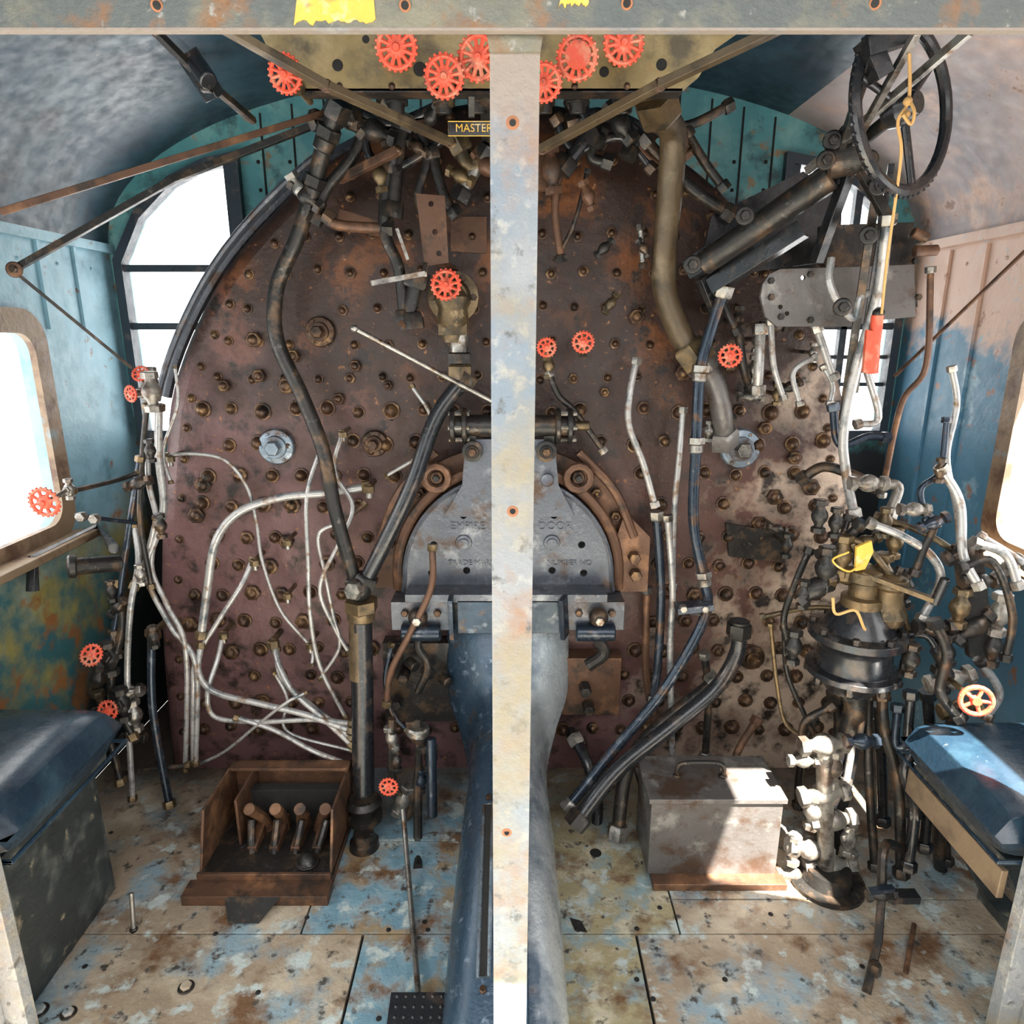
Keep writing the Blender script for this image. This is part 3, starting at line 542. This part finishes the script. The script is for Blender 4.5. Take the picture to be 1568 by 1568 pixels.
# ================================================================ LEFT SMALL TUBES
T=[([(565,745,2.05),(500,755,2.03),(430,762,2.02),(365,785,2.0),(330,830,1.98),(318,900,1.97),(308,975,1.96)],.0125,m_grey),
([(255,697,2.03),(300,695,2.03),(345,705,2.03),(378,745,2.03),(393,800,2.03),(402,860,2.02),(430,935,2.02),(475,990,2.02),(478,1020,2.0)],.0055,m_grey),
([(525,660,2.04),(512,720,2.03),(540,775,2.02),(520,830,2.0),(490,900,2.0),(512,960,2.0),(535,1000,2.0)],.007,m_grey),
([(490,690,2.04),(470,760,2.02),(472,860,2.0),(475,940,2.0),(490,1020,2.0),(530,1100,1.98)],.007,m_grey),
([(520,800,2.0),(488,820,2.0),(498,880,2.0),(510,940,2.0),(520,990,2.0),(490,1040,2.0)],.006,m_grey),
([(388,855,2.04),(370,895,2.0),(335,950,1.98),(300,1010,1.95),(296,1060,1.93),(296,1170,1.93)],.008,m_grey),
([(308,985,1.96),(304,1030,1.93),(330,1060,1.92),(400,1078,1.91),(470,1095,1.9),(540,1120,1.88)],.010,m_grey),
([(342,968,2.03),(333,1010,1.98),(318,1060,1.93),(330,1098,1.92),(400,1105,1.91),(480,1102,1.9),(540,1108,1.88)],.008,m_grey),
([(420,985,2.03),(428,1020,1.97),(450,1060,1.93),(495,1100,1.9),(540,1142,1.88)],.009,m_grey),
([(423,992,2.03),(432,1040,1.97),(470,1075,1.93),(540,1130,1.88)],.009,m_grey),
([(300,1172,1.95),(345,1150,1.93),(400,1105,1.9),(440,1075,1.9),(470,1060,1.92)],.005,m_grey),
([(538,1172,1.86),(480,1150,1.88),(420,1118,1.9),(360,1098,1.91)],.008,m_grey),
([(420,1030,1.95),(440,1070,1.93),(440,1120,1.92),(540,1150,1.9)],.005,m_grey),
([(225,675,1.98),(228,740,1.97),(240,800,1.96),(232,870,1.95),(258,930,1.94),(285,1000,1.93),(284,1180,1.93)],.008,m_grey),
([(243,620,1.97),(243,700,1.97),(250,780,1.97),(228,850,1.95),(205,900,1.93)],.011,m_grey),
([(268,560,2.0),(272,620,2.0),(250,690,2.0),(262,740,1.98)],.005,m_grey),
([(205,800,1.95),(212,860,1.93),(200,930,1.9),(195,1020,1.9),(197,1110,1.88),(203,1225,1.85)],.009,m_grey),
([(232,965,1.92),(232,1060,1.9),(240,1130,1.88),(260,1235,1.84)],.012,m_bluepipe),
([(215,700,1.95),(190,860,1.93),(175,960,1.9),(160,1010,1.88)],.009,m_bluepipe),
([(240,790,1.95),(225,880,1.95),(262,960,1.94),(300,1020,1.93),(300,1170,1.92)],.008,m_grey),
([(180,1185,1.88),(230,1178,1.88),(290,1172,1.9)],.008,m_iron),
([(110,752,1.75),(180,735,1.9),(215,722,1.95)],.007,m_iron),
([(180,890,1.93),(186,960,1.9),(170,1050,1.88),(205,1130,1.88)],.012,m_iron),
([(225,620,1.95),(218,700,1.95),(215,800,1.93),(232,900,1.93)],.008,m_iron),
([(150,1060,1.85),(165,1120,1.85),(185,1200,1.83)],.011,m_iron),
([(600,985,1.95),(590,1040,1.93),(600,1090,1.92),(625,1120,1.9)],.008,m_bluepipe),
([(662,835,1.9),(660,900,1.88),(625,975,1.87),(598,1030,1.87),(592,1080,1.88)],.010,m_rust),
([(560,770,2.05),(530,800,2.03),(520,850,2.0)],.008,m_rust),([(630,590,2.05),(660,640,2.03),(650,690,2.03),(590,730,2.04)],.006,m_grey)]
for i,(p,r,m) in enumerate(T): pipe('copper_tube',p,r,m,um=m_brass)
b=B('oil_line_fittings')
for u,v,r in [(390,858,.016),(342,970,.016),(418,982,.02),(662,835,.018),(525,662,.014),(440,828,.014),(235,968,.022),(475,985,.016),(440,910,.014),(565,745,.018),(260,700,.014)]:
    p=at(u,v,2.02); b.hexn(p+Vector((0,0,-r)),(0,0,1),r,r*1.2,m_brass); b.cyl(p,Vector((p.x,2.1,p.z)),r*.5,m_brass); b.cyl(p,p+Vector((0,0,-r*2)),r*.6,m_steel)
b.done()
def vwheel(u,v,d,r,nm='globe_valve',tox=(.08,.0,-.05),R=.02,m=m_iron,ax=(0,0,1)):
    b=B(nm); p=at(u,v,d); q=p+Vector(tox); b.valve(q,R,m,ax,p,m_red,r*d*.00095); b.done()
vwheel(215,572,1.95,13,tox=(.0,.05,-.03),m=m_white); vwheel(200,603,1.93,13,tox=(.02,.05,0),m=m_white)
vwheel(68,769,1.62,25,tox=(.0,.1,.01),m=m_steel,R=.012,nm='side_handwheel_valve')
bars('valve_extension_rod',[(72,766,1.7),(110,752,1.76)],.008,.008,m_steel,False)
vwheel(140,1003,1.8,19,tox=(0,.08,-.05),R=.024); vwheel(165,1088,1.8,18,tox=(.0,.07,-.02),R=.024)
b=B('left_valve_cluster')
for u,v,r,a in [(232,600,.03,(0,0,1)),(212,740,.022,(1,0,.3)),(150,1040,.03,(.3,0,1)),(195,1060,.028,(1,0,.2)),(205,1095,.03,(0,0,1)),(160,1090,.02,(1,0,0)),(178,985,.025,(0,0,1)),(215,880,.018,(0,0,1)),(235,975,.02,(0,0,1)),(180,930,.02,(1,0,1)),(205,1130,.022,(1,0,0)),(230,690,.018,(0,0,1)),(246,805,.02,(0,0,1)),(170,905,.018,(0,0,1))]:
    b.valve(at(u,v,1.9),r*.8,m_white if v<620 else (m_steel if v in(1060,1095,880) else m_iron),a)
b.done()
b=B('pipe_bracket_arm')
b.tube([sw(50,905,-1.38),sw(50,858,-1.38),sw(150,808,-1.38),at(175,840,1.95)],.017,m_black,8,False)
b.bar(at(125,790,1.8),at(200,800,1.95),.05,.012,m_bluepipe); b.cyl(at(105,868,1.75),at(185,862,1.85),.024,m_iron,seg=18); b.cyl(at(103,868,1.748),at(118,867,1.76),.032,m_iron,seg=18)
b.hexn(at(128,790,1.79),(0,-1,0),.014,.02,m_steel); b.hexn(at(148,793,1.79),(0,-1,0),.014,.02,m_steel); b.done(.001)
# ================================================================ FLOOR OBJECTS
b=B('grate_lever_box')
x0,x1=-.87,-.5; yf,yb=1.56,1.86; H=.2
b.bx(x0,x1,yf,yb,.03,.04,m_iron)
b.add([(x0,yf,0),(x0,yb,0),(x0,yb,H),(x0,yf+.07,H),(x0+.008,yf,0),(x0+.008,yb,0),(x0+.008,yb,H),(x0+.008,yf+.07,H)],[(0,1,2,3),(7,6,5,4),(0,3,7,4),(3,2,6,7),(1,5,6,2)],m_rust)
b.add([(x1-.008,yf,0),(x1-.008,yb,0),(x1-.008,yb,H),(x1-.008,yf+.07,H),(x1,yf,0),(x1,yb,0),(x1,yb,H),(x1,yf+.07,H)],[(0,1,2,3),(7,6,5,4),(0,3,7,4),(3,2,6,7),(1,5,6,2)],m_rust)
b.bx(x0,x1,yb-.01,yb,0,H,m_rust); b.bx(x0,x1,yb-.045,yb,H-.01,H,m_rust); b.bx(x0-.02,x1+.005,yf-.06,yf,0,.03,m_rust); b.bx(x0,x1,yf-.004,yf+.006,0,.05,m_rust)
b.bx(x0+.07,x0+.078,yf+.12,yb,.03,H-.01,m_rust); b.bx(x0+.075,x1-.02,yb-.08,yb-.045,.03,H-.05,m_dark)
for k in range(4):
    x=x0+.12+k*.062; yy=1.70; dx=(-.014,.0,.01,.022)[k]
    b.tube([(x-dx,yy+.05,.035),(x-dx*.3,yy+.04,.08),(x+dx*.6,yy+.015,.125),(x+dx,yy-.01,.155)],.0175,m_rust,10); b.tube([(x,yy-.05,.035),(x+dx*.5,yy-.03,.07),(x+dx,yy+.0,.11)],.012,m_iron,8)
    b.box((x,yy+.01,.05),(.026,.12,.04),m_rust,Matrix.Rotation(.2,3,'X'))
b.dome((x1-.08,yf+.05,.04),(0,0,1),.03,.03,m_iron)
b.add([(x0+.1,yf-.062,.031),(x1-.12,yf-.062,.031),(x1-.16,yf-.12,.004),(x0+.13,yf-.12,.004)],[(0,3,2,1)],m_iron)
b.done(.0015)
b=B('metal_toolbox'); x0,x1=.38,.74; y0,y1=1.59,1.77
b.bx(x0,x1,y0,y1,.02,.255,m_tool); b.bx(x0-.008,x1+.008,y0-.008,y1+.01,.255,.27,m_tool); b.bx(x0+.01,x1+.02,y0-.04,y1+.02,0,.022,m_rust)
p0=Vector((x0+.09,1.68,.27)); b.tube([p0,p0+Vector((0,0,.03)),p0+Vector((.02,0,.045)),p0+Vector((.11,0,.045)),p0+Vector((.13,0,.03)),p0+Vector((.13,0,0))],.007,m_iron,8)
b.hexn(p0,(0,0,1),.013,.008,m_iron); b.hexn(p0+Vector((.13,0,0)),(0,0,1),.013,.008,m_iron)
b.done(.004)
def cushion(b,x0,x1,y0,y1,z0,z1,m):
    N=14; vs=[];fs=[]
    for face in (1,0):
        for i in range(N+1):
            for j in range(N+1):
                a=i/N*2-1;c=j/N*2-1; ex=math.copysign(abs(a)**.8,a); ey=math.copysign(abs(c)**.8,c)
                e=(1-abs(a)**6)*(1-abs(c)**6); zz=(z0+z1)/2+(z1-z0)/2*(e**.45)*(1 if face else -1)+(0.012*(1-a*a)*(1-c*c) if face else 0)
                vs.append(((x0+x1)/2+(x1-x0)/2*ex,(y0+y1)/2+(y1-y0)/2*ey,zz))
    o=(N+1)**2
    for i in range(N):
        for j in range(N):
            k=i*(N+1)+j; fs.append((k,k+N+1,k+N+2,k+1)); fs.append((o+k,o+k+1,o+k+N+2,o+k+N+1))
    b.add(vs,fs,m)
    b.tube([(x0,y0,z0+.02),(x1,y0,z0+.02),(x1,y1,z0+.02),(x0,y1,z0+.02)],.006,m,6,False,True)
b=B('crew_seat'); b.bx(-HW+.005,-1.1,1.2,1.56,0,.41,m_box); b.bx(-HW+.005,-1.075,1.19,1.58,.4,.425,m_box); cushion(b,-HW+.01,-1.03,1.17,1.6,.42,.56,m_leather)
b.bx(-1.1,-1.094,1.22,1.54,.03,.38,m_box)
for y in (1.25,1.38,1.5): b.dome((-1.094,y,.39),(1,0,0),.008,.006,m_bolt)
b.done(.004)
b=B('crew_seat'); cushion(b,1.0,HW-.01,1.17,1.55,.42,.55,m_leather); b.bx(1.04,HW-.005,1.2,1.53,.395,.42,m_box)
b.bx(1.03,1.045,1.19,1.54,.33,.4,m_tanbd); b.bar((1.06,1.5,.4),(1.3,1.5,0),.03,.03,m_box); b.bar((1.06,1.22,.4),(1.3,1.22,0),.03,.03,m_box); b.bx(1.27,1.33,1.2,1.53,0,.03,m_box); b.bx(1.41,1.435,1.19,1.54,0,.4,m_box); b.done(.003)
b=B('foot_pedal'); p=fl(640,1552,.04); b.box(p,(.13,.08,.012),m_black,Matrix.Rotation(.25,3,'X')); b.box(p+Vector((0,0.03,-.02)),(.05,.04,.04),m_black)
for i in range(6):
    for j in range(4): b.dome(p+Vector((-.05+.02*i,-.03+.02*j,.006+.005*(j-1.5))),(0,-.25,1),.004,.003,m_black)
q=at(617,1240,1.75); b.tube([p+Vector((0,.02,.0)),at(632,1420,1.42),at(622,1300,1.65),q],.0075,m_steel,8); b.done(.001)
b=B('lubricator_valve'); 
for u,v,r,m in [(640,1125,.03,m_iron),(600,1130,.022,m_steel),(660,1160,.024,m_iron),(617,1225,.03,m_steel),(645,1195,.022,m_bluepipe),(607,1165,.02,m_iron)]: b.valve(at(u,v,1.8),r*.8,m,(random.uniform(-.4,.4),0,1))
b.tube(A([(600,1100),(600,1180),(610,1230),(625,1250),(640,1180),(640,1100)],1.8),.012,m_iron); b.cyl(at(660,1130,1.8),at(662,1250,1.75),.016,m_bluepipe)
q=at(595,1205,1.7); b.wheel(q,(0,-1,.1),.028,m_red,18,8); b.cyl(q,at(612,1215,1.8),.008,m_brass)
b.cyl(at(640,1112,1.8),at(640,1125,1.8),.035,m_steel,seg=18); b.tube([at(640,1200,1.8),at(640,1290,1.75),fl(640,1330)],.014,m_iron); b.done()
b=B('small_floor_lever'); p=fl(205,1425); b.cyl(p,p+Vector((-.01,.03,.09)),.006,m_steel); b.hexn(p,(0,0,1),.01,.008,m_iron); b.done()
# ================================================================ RIGHT HAND EQUIPMENT
b=B('reverser_handwheel'); c=at(1383,165,1.5); n=Vector((.5,-.86,.1)).normalized(); x,y,_=basis(n); R=.152
b.tube([c+(x*math.cos(a*.1571)+y*math.sin(a*.1571))*R for a in range(40)],.012,m_black,10,False,True)
for a in range(60):
    an=a*math.pi/30; b.cyl(c+(x*math.cos(an)+y*math.sin(an))*(R+.008),c+(x*math.cos(an)+y*math.sin(an))*(R+.016),.0035,m_black,seg=5)
for a in (.8,2.9,5.0): b.cyl(c,c+(x*math.cos(a)+y*math.sin(a))*R,.008,m_black)
b.lathe(c-n*.03,n,[(0,.03),(.03,.035),(.06,.02)],m_black); b.cyl(c,at(1290,240,1.7),.014,m_iron); b.done()
b=B('throttle_lever_assembly')
b.bar(at(1055,415,1.85),at(1290,262,1.65),.045,.05,m_black); b.cyl(at(1075,405,1.82),at(1275,268,1.63),.03,m_iron,seg=16); b.bar(at(1090,440,1.87),at(1230,350,1.75),.05,.04,m_black); b.cyl(at(1265,245,1.62),at(1320,235,1.6),.04,m_iron,seg=18)
b.bar(at(1340,70,1.4),at(1285,235,1.6),.014,.025,m_iron); b.bar(at(1405,48,1.35),at(1300,235,1.6),.012,.016,m_steel); b.bar(at(1485,48,1.35),at(1235,262,1.65),.012,.016,m_steel); b.bar(at(1325,75,1.4),at(1400,50,1.4),.03,.03,m_black)
b.bar(at(1325,60,1.42),at(1350,120,1.42),.04,.03,m_black); b.bar(at(1320,80,1.45),at(1300,230,1.6),.02,.02,m_black)
b.bar(at(1345,270,1.6),at(1290,640,1.8),.018,.03,m_iron); b.bar(at(1300,260,1.62),at(1250,400,1.7),.02,.03,m_black); b.bar(at(1365,250,1.6),at(1310,600,1.75),.012,.016,m_black)
b.bar(at(1310,245,1.6),at(1365,345,1.6),.02,.02,m_iron)
for u,v in [(1275,215),(1298,205),(1265,245),(1330,245),(1345,285),(1330,360),(1140,330),(1060,405),(1290,470)]: b.cyl(at(u,v,1.62),at(u,v,1.57),.02,m_iron); b.hexn(at(u,v,1.57),(0,-1,0),.011,.01,m_iron)
b.bar(at(1080,455,1.87),at(1110,430,1.9),.02,.1,m_black)
b.plate(X([(1090,330),(1230,262),(1285,300),(1272,400),(1120,420),(1095,470),(1068,430)],1.95),[],1.95,.02,m_black)
b.plate(X([(1180,415),(1180,340),(1290,300),(1285,410)],2.0),[],2.0,.01,m_black)
b.done(.002)
b=B('gauge_bracket_plate')
P=[(1165,455),(1168,435),(1178,420),(1195,412),(1330,408),(1400,405),(1402,485),(1330,492),(1310,500),(1190,500),(1172,485)]
b.plate(X(P,1.75),[circ(*X([h],1.75)[0],.006,10) for h in [(1195,470),(1205,480),(1230,425)]],1.75,.012,m_tool)
b.plate(X([(1260,345),(1400,340),(1405,470),(1330,480),(1258,400)],1.8),[],1.8,.03,m_iron)
for u,v in [(1180,430),(1180,455),(1195,485),(1240,490),(1240,420),(1400,400),(1405,455)]: b.hexn(at(u,v,1.75),(0,-1,0),.008,.01,m_iron)
b.tube(A([(1273,395,1.7),(1270,430,1.69),(1285,465,1.68),(1308,487,1.68),(1318,455,1.68),(1345,445,1.68)]),.009,m_grey); b.cyl(at(1400,385,1.75),at(1435,383,1.75),.013,m_rust); b.cyl(at(1398,355,1.75),at(1420,365,1.75),.012,m_rust)
b.done()
b=B('red_flare_holder'); b.cyl(at(1344,482,1.65),at(1333,572,1.65),.014,m_red); b.plate(X([(1328,505),(1350,510),(1345,572),(1322,570)],1.64),[],1.64,.01,m_red); b.ball(at(1345,480,1.65),.014,m_iron); b.done()
b=B('hanging_rope'); b.tube(A([(1392,60,1.38),(1392,150,1.38),(1375,185,1.4),(1380,230,1.42),(1372,300,1.48),(1358,400,1.55),(1350,480,1.62)]),.003,m_rope,6); b.ball(at(1390,155,1.38),.008,m_rope); b.ball(at(1388,175,1.38),.007,m_rope); b.tube(A([(1390,150,1.38),(1400,170,1.37),(1395,190,1.38),(1382,175,1.37)]),.003,m_rope,6); b.done()
RP=[([(1360,330,1.6),(1345,450,1.65),(1312,560,1.7),(1292,660,1.72),(1295,720,1.72),(1308,790,1.7)],.012,m_grey),
([(1325,560,1.75),(1345,640,1.75),(1310,650,1.75)],.009,m_grey),([(1275,620,1.75),(1285,680,1.75),(1330,668,1.75),(1360,670,1.75)],.010,m_bluepipe),
([(1165,500,1.95),(1162,560,1.93),(1160,600,1.95)],.014,m_grey),([(1180,490,1.9),(1185,560,1.9),(1200,610,1.92)],.008,m_grey),([(1130,500,1.95),(1138,560,1.95),(1150,600,2.0)],.012,m_iron),
([(1250,545,1.88),(1215,570,1.88),(1225,620,1.88)],.007,m_grey),([(1260,560,1.85),(1275,590,1.85),(1270,620,1.85)],.007,m_grey),([(1250,500,1.85),(1270,560,1.85),(1278,580,1.85)],.01,m_grey),
([(1225,735,1.85),(1260,715,1.82),(1300,725,1.78),(1345,745,1.75)],.014,m_iron),([(1340,745,1.7),(1375,745,1.7),(1360,790,1.68)],.013,m_white),
([(1180,955,1.72),(1190,1050,1.72),(1205,1110,1.7),(1250,1135,1.68)],.006,m_brass),([(1165,945,1.75),(1250,930,1.72),(1330,940,1.65)],.007,m_brass),
([(1330,800,1.62),(1380,820,1.6),(1425,850,1.58),(1440,890,1.58),(1410,950,1.58)],.010,m_grey),([(1340,790,1.66),(1400,810,1.62),(1440,830,1.58),(1480,860,1.56)],.008,m_brass),
([(1290,820,1.66),(1330,840,1.62),(1370,900,1.6),(1400,1000,1.6)],.008,m_brass),([(1255,850,1.7),(1290,830,1.66),(1320,800,1.64)],.012,m_iron),
([(1350,1060,1.66),(1355,1120,1.62),(1375,1200,1.6),(1380,1340,1.56)],.014,m_iron),([(1375,1080,1.62),(1372,1140,1.6),(1395,1140,1.58)],.011,m_bluepipe),([(1395,1060,1.6),(1390,1150,1.58),(1400,1250,1.55)],.012,m_black),
([(1280,1060,1.7),(1285,1120,1.7),(1260,1200,1.66),(1262,1290,1.62)],.016,m_iron),([(1300,1060,1.7),(1305,1130,1.66),(1295,1200,1.64)],.01,m_grey),([(1330,1060,1.7),(1330,1180,1.65),(1340,1330,1.6)],.012,m_iron),
([(1457,562,1.6),(1465,620,1.6),(1450,700,1.6),(1465,780,1.58),(1470,850,1.56)],.007,m_grey),([(1450,640,1.6),(1440,720,1.58),(1410,750,1.58),(1420,800,1.56)],.007,m_bluepipe),([(1440,715,1.55),(1470,770,1.55),(1475,850,1.52),(1500,900,1.5)],.010,m_grey),
([(1395,775,1.6),(1430,800,1.58),(1415,840,1.58),(1400,880,1.58)],.009,m_iron),([(1490,830,1.5),(1540,850,1.5),(1560,900,1.48)],.010,m_grey),([(1470,870,1.5),(1520,860,1.5),(1550,940,1.48),(1540,1010,1.48)],.009,m_iron),
([(1430,950,1.52),(1450,1000,1.5),(1440,1060,1.5),(1470,1100,1.5)],.012,m_iron),([(1160,1100,1.9),(1130,1150,1.88),(1125,1180,1.85)],.012,m_rust),([(1200,960,1.75),(1205,1030,1.75),(1230,1090,1.72),(1250,1130,1.7)],.007,m_iron),
([(1410,1130,1.58),(1385,1180,1.56),(1400,1240,1.55),(1390,1330,1.52)],.014,m_black),([(1500,820,1.55),(1550,850,1.52),(1575,870,1.5)],.008,m_grey),([(1085,405,1.9),(1110,470,1.9),(1130,510,1.9)],.01,m_iron),
([(1240,840,1.72),(1215,900,1.72),(1200,950,1.72),(1210,1000,1.72)],.009,m_iron),([(1380,870,1.6),(1350,920,1.6),(1385,980,1.6),(1375,1050,1.6)],.007,m_iron),([(1300,790,1.68),(1285,840,1.66),(1270,900,1.66)],.009,m_iron),
([(1330,990,1.62),(1410,970,1.58),(1440,1000,1.55)],.011,m_black),([(1275,1080,1.66),(1230,1110,1.66),(1235,1170,1.66)],.010,m_iron),
([(1420,1060,1.62),(1425,1160,1.62),(1415,1300,1.6)],.014,m_black),([(1450,1120,1.62),(1445,1220,1.62),(1450,1320,1.62)],.012,m_black),([(1345,1080,1.75),(1350,1180,1.75),(1352,1260,1.74)],.014,m_black),([(1245,1100,1.85),(1225,1180,1.85),(1222,1235,1.85)],.012,m_iron),([(1500,1010,1.55),(1530,1060,1.55),(1510,1100,1.55)],.010,m_grey)]
for p,r,m in RP: pipe('brake_pipe',p,r,m,1.7,um=m_steel if m is m_grey else m)
pipe('rust_drop_pipe',[(1425,410,1.78),(1418,560,1.8),(1380,620,1.85),(1350,760,1.9)],.008,m_rust)
b=B('brake_valve_stand'); p=at(1310,985,1.62)
b.lathe(p+Vector((0,0,-.13)),(0,0,1),[(0,.06),(.02,.07),(.04,.1),(.05,.115),(.065,.115),(.07,.095),(.12,.09),(.14,.1),(.15,.118),(.17,.118),(.175,.09),(.21,.07),(.25,.04)],m_black,28)
for a in range(8): 
    o=Vector((.105*math.cos(a*.785+.3),.105*math.sin(a*.785+.3),.0)); b.hexn(p+o+Vector((0,0,.04)),(0,0,1),.011,.015,m_iron); b.hexn(p+o+Vector((0,0,-.08)),(0,0,-1),.011,.02,m_iron)
b.lathe(p+Vector((0,0,.1)),(0,0,1),[(0,.05),(.03,.05),(.035,.035),(.07,.035),(.075,.045),(.1,.04),(.11,.02)],m_brass,20)
b.bar(p+Vector((-.02,-.02,.2)),p+Vector((.12,-.1,.16)),.02,.012,m_brass); b.cyl(p+Vector((.12,-.1,.15)),p+Vector((.13,-.11,.22)),.011,m_black)
q=at(1360,925,1.6); b.lathe(q+Vector((0,0,-.05)),(0,0,1),[(0,.04),(.02,.045),(.04,.033),(.09,.03),(.1,.042),(.12,.037),(.13,.02)],m_brass,20)
b.tube([p+Vector((0,0,-.12)),at(1310,1080,1.62),at(1300,1130,1.62)],.03,m_iron,14)
for u,v,r,m,a in [(1265,870,.03,m_iron,(0,0,1)),(1290,850,.028,m_brass,(0,0,1)),(1300,880,.03,m_brass,(1,0,.2)),(1350,880,.03,m_brass,(0,0,1)),(1250,900,.03,m_iron,(1,0,1)),(1325,830,.02,m_brass,(1,0,.5)),(1385,900,.025,m_iron,(0,0,1)),(1280,800,.02,m_iron,(0,0,1)),(1255,790,.022,m_iron,(0,0,1)),(1355,800,.02,m_brass,(0,0,1)),(1330,740,.024,m_white,(1,0,0)),(1370,830,.022,m_brass,(0,0,1)),(1230,910,.02,m_iron,(0,0,1)),(1340,960,.03,m_white,(1,0,0)),(1215,990,.025,m_iron,(0,0,1))]:
    b.valve(at(u,v,1.64),r*.85,m,a)
b.prism(X([(1312,838),(1335,828),(1338,845),(1325,872),(1310,875)],1.6),1.6,.01,m_yel); b.tube(A([(1300,845),(1275,858),(1300,875),(1325,858)],1.6),.003,m_yel,6)
b.tube(A([(1275,915),(1280,940),(1310,935),(1325,965),(1345,975)],1.55),.004,m_rope,6)
b.bar(at(1310,1090,1.66),Vector((at(1310,1090,1.66).x,1.7,0)),.05,.03,m_black); b.done(.001)
b=B('drain_valve_stack')
for u,v,r,a in [(1262,1140,.04,(1,0,.1)),(1275,1175,.035,(0,0,1)),(1230,1165,.025,(1,0,0)),(1262,1215,.042,(1,0,.2)),(1245,1240,.035,(0,0,1)),(1275,1255,.04,(1,0,.1)),(1300,1285,.03,(0,0,1)),(1240,1300,.04,(1,0,-.2)),(1270,1325,.045,(1,0,.1)),(1215,1300,.03,(0,0,1)),(1215,1340,.03,(1,0,0)),(1300,1325,.03,(0,0,1))]:
    b.valve(at(u,v,1.6),r*.7,m_white,a)
p=fl(1265,1350); b.lathe(p,(0,0,1),[(0,.1),(.012,.1),(.015,.07),(.05,.06)],m_iron,24); b.cyl(p,at(1262,1140,1.6),.022,m_white); b.done()
b=B('right_valve_cluster')
for u,v,r,m,a in [(1445,1000,.03,m_iron,(0,0,1)),(1455,1040,.032,m_white,(1,0,.3)),(1470,930,.028,m_brass,(0,0,1)),(1500,890,.025,m_iron,(1,0,0)),(1530,940,.03,m_white,(0,0,1)),(1400,780,.02,m_white,(1,0,0)),(1430,800,.02,m_bluepipe,(1,0,.5)),(1475,845,.025,m_iron,(1,0,.5)),(1520,990,.028,m_iron,(0,0,1)),(1545,870,.022,m_white,(1,0,1)),(1395,1010,.024,m_iron,(0,0,1)),(1430,960,.026,m_iron,(1,0,0)),(1440,720,.016,m_iron,(0,0,1)),(1490,960,.03,m_iron,(1,0,1)),(1320,1135,.024,m_bluepipe,(1,0,0)),(1470,1085,.028,m_brass,(1,0,.2))]:
    b.valve(at(u,v,1.55),r*.8,m,a)
b.bar(at(1500,1000,1.56),at(1480,830,1.56),.02,.06,m_iron); b.tube([at(1460,1100,1.55),at(1440,1250,1.6),fl(1440,1330)],.018,m_iron); b.done()
b=B('right_handwheel_valve'); p=at(1495,1073,1.42); x,y,n=basis((-.3,-1,.1)); R=.033
b.tube([p+(x*math.cos(a*.3142)+y*math.sin(a*.3142))*R for a in range(20)],.006,m_red,8,False,True)
for a in range(5): b.cyl(p,p+(x*math.cos(a*1.2566)+y*math.sin(a*1.2566))*R,.0045,m_red)
b.lathe(p-n*.008,n,[(0,.012),(.016,.01)],m_red); b.cyl(p,p+Vector((0,.12,0)),.007,m_brass); b.valve(p+Vector((0,.12,0)),.02,m_iron,(0,0,1)); b.done()
b=B('floor_drain_cock'); p=at(1350,1370,1.4); 
b.valve(p,.016,m_iron,(1,0,.1)); b.bar(p+Vector((-.04,-.01,.02)),p+Vector((.02,-.01,.03)),.016,.01,m_bluepipe); b.box(p+Vector((.06,0,-.005)),(.06,.03,.02),m_black)
b.tube([p,at(1345,1440,1.34),Vector((at(1330,1500,1.25).x,1.25,0))],.010,m_iron,8,False); b.hexn(at(1338,1490,1.28),(0,0,1),.015,.03,m_iron); b.tube([p,p+Vector((0.02,.05,.1)),at(1382,1300,1.55)],.012,m_iron,8); b.cyl(at(1400,1415,1.42),Vector((at(1385,1500,1.3).x,1.3,0)),.006,m_rust); b.done()
# ================================================================ LIGHT
w=bpy.data.worlds.new('sky'); bpy.context.scene.world=w; w.use_nodes=True
bg=w.node_tree.nodes['Background']; bg.inputs[0].default_value=(1,.99,.975,1); bg.inputs[1].default_value=4.8
s=bpy.data.lights.new('sun','SUN'); s.energy=60; s.angle=.009; s.color=(1,.93,.82); so=bpy.data.objects.new('sun',s); bpy.context.scene.collection.objects.link(so)
so.location=(3,-4,6); so.rotation_euler=Vector((-.45,1,-2)).to_track_quat('-Z','Y').to_euler()
bpy.context.scene.view_settings.view_transform='Standard'
bpy.context.scene.view_settings.exposure=0.0
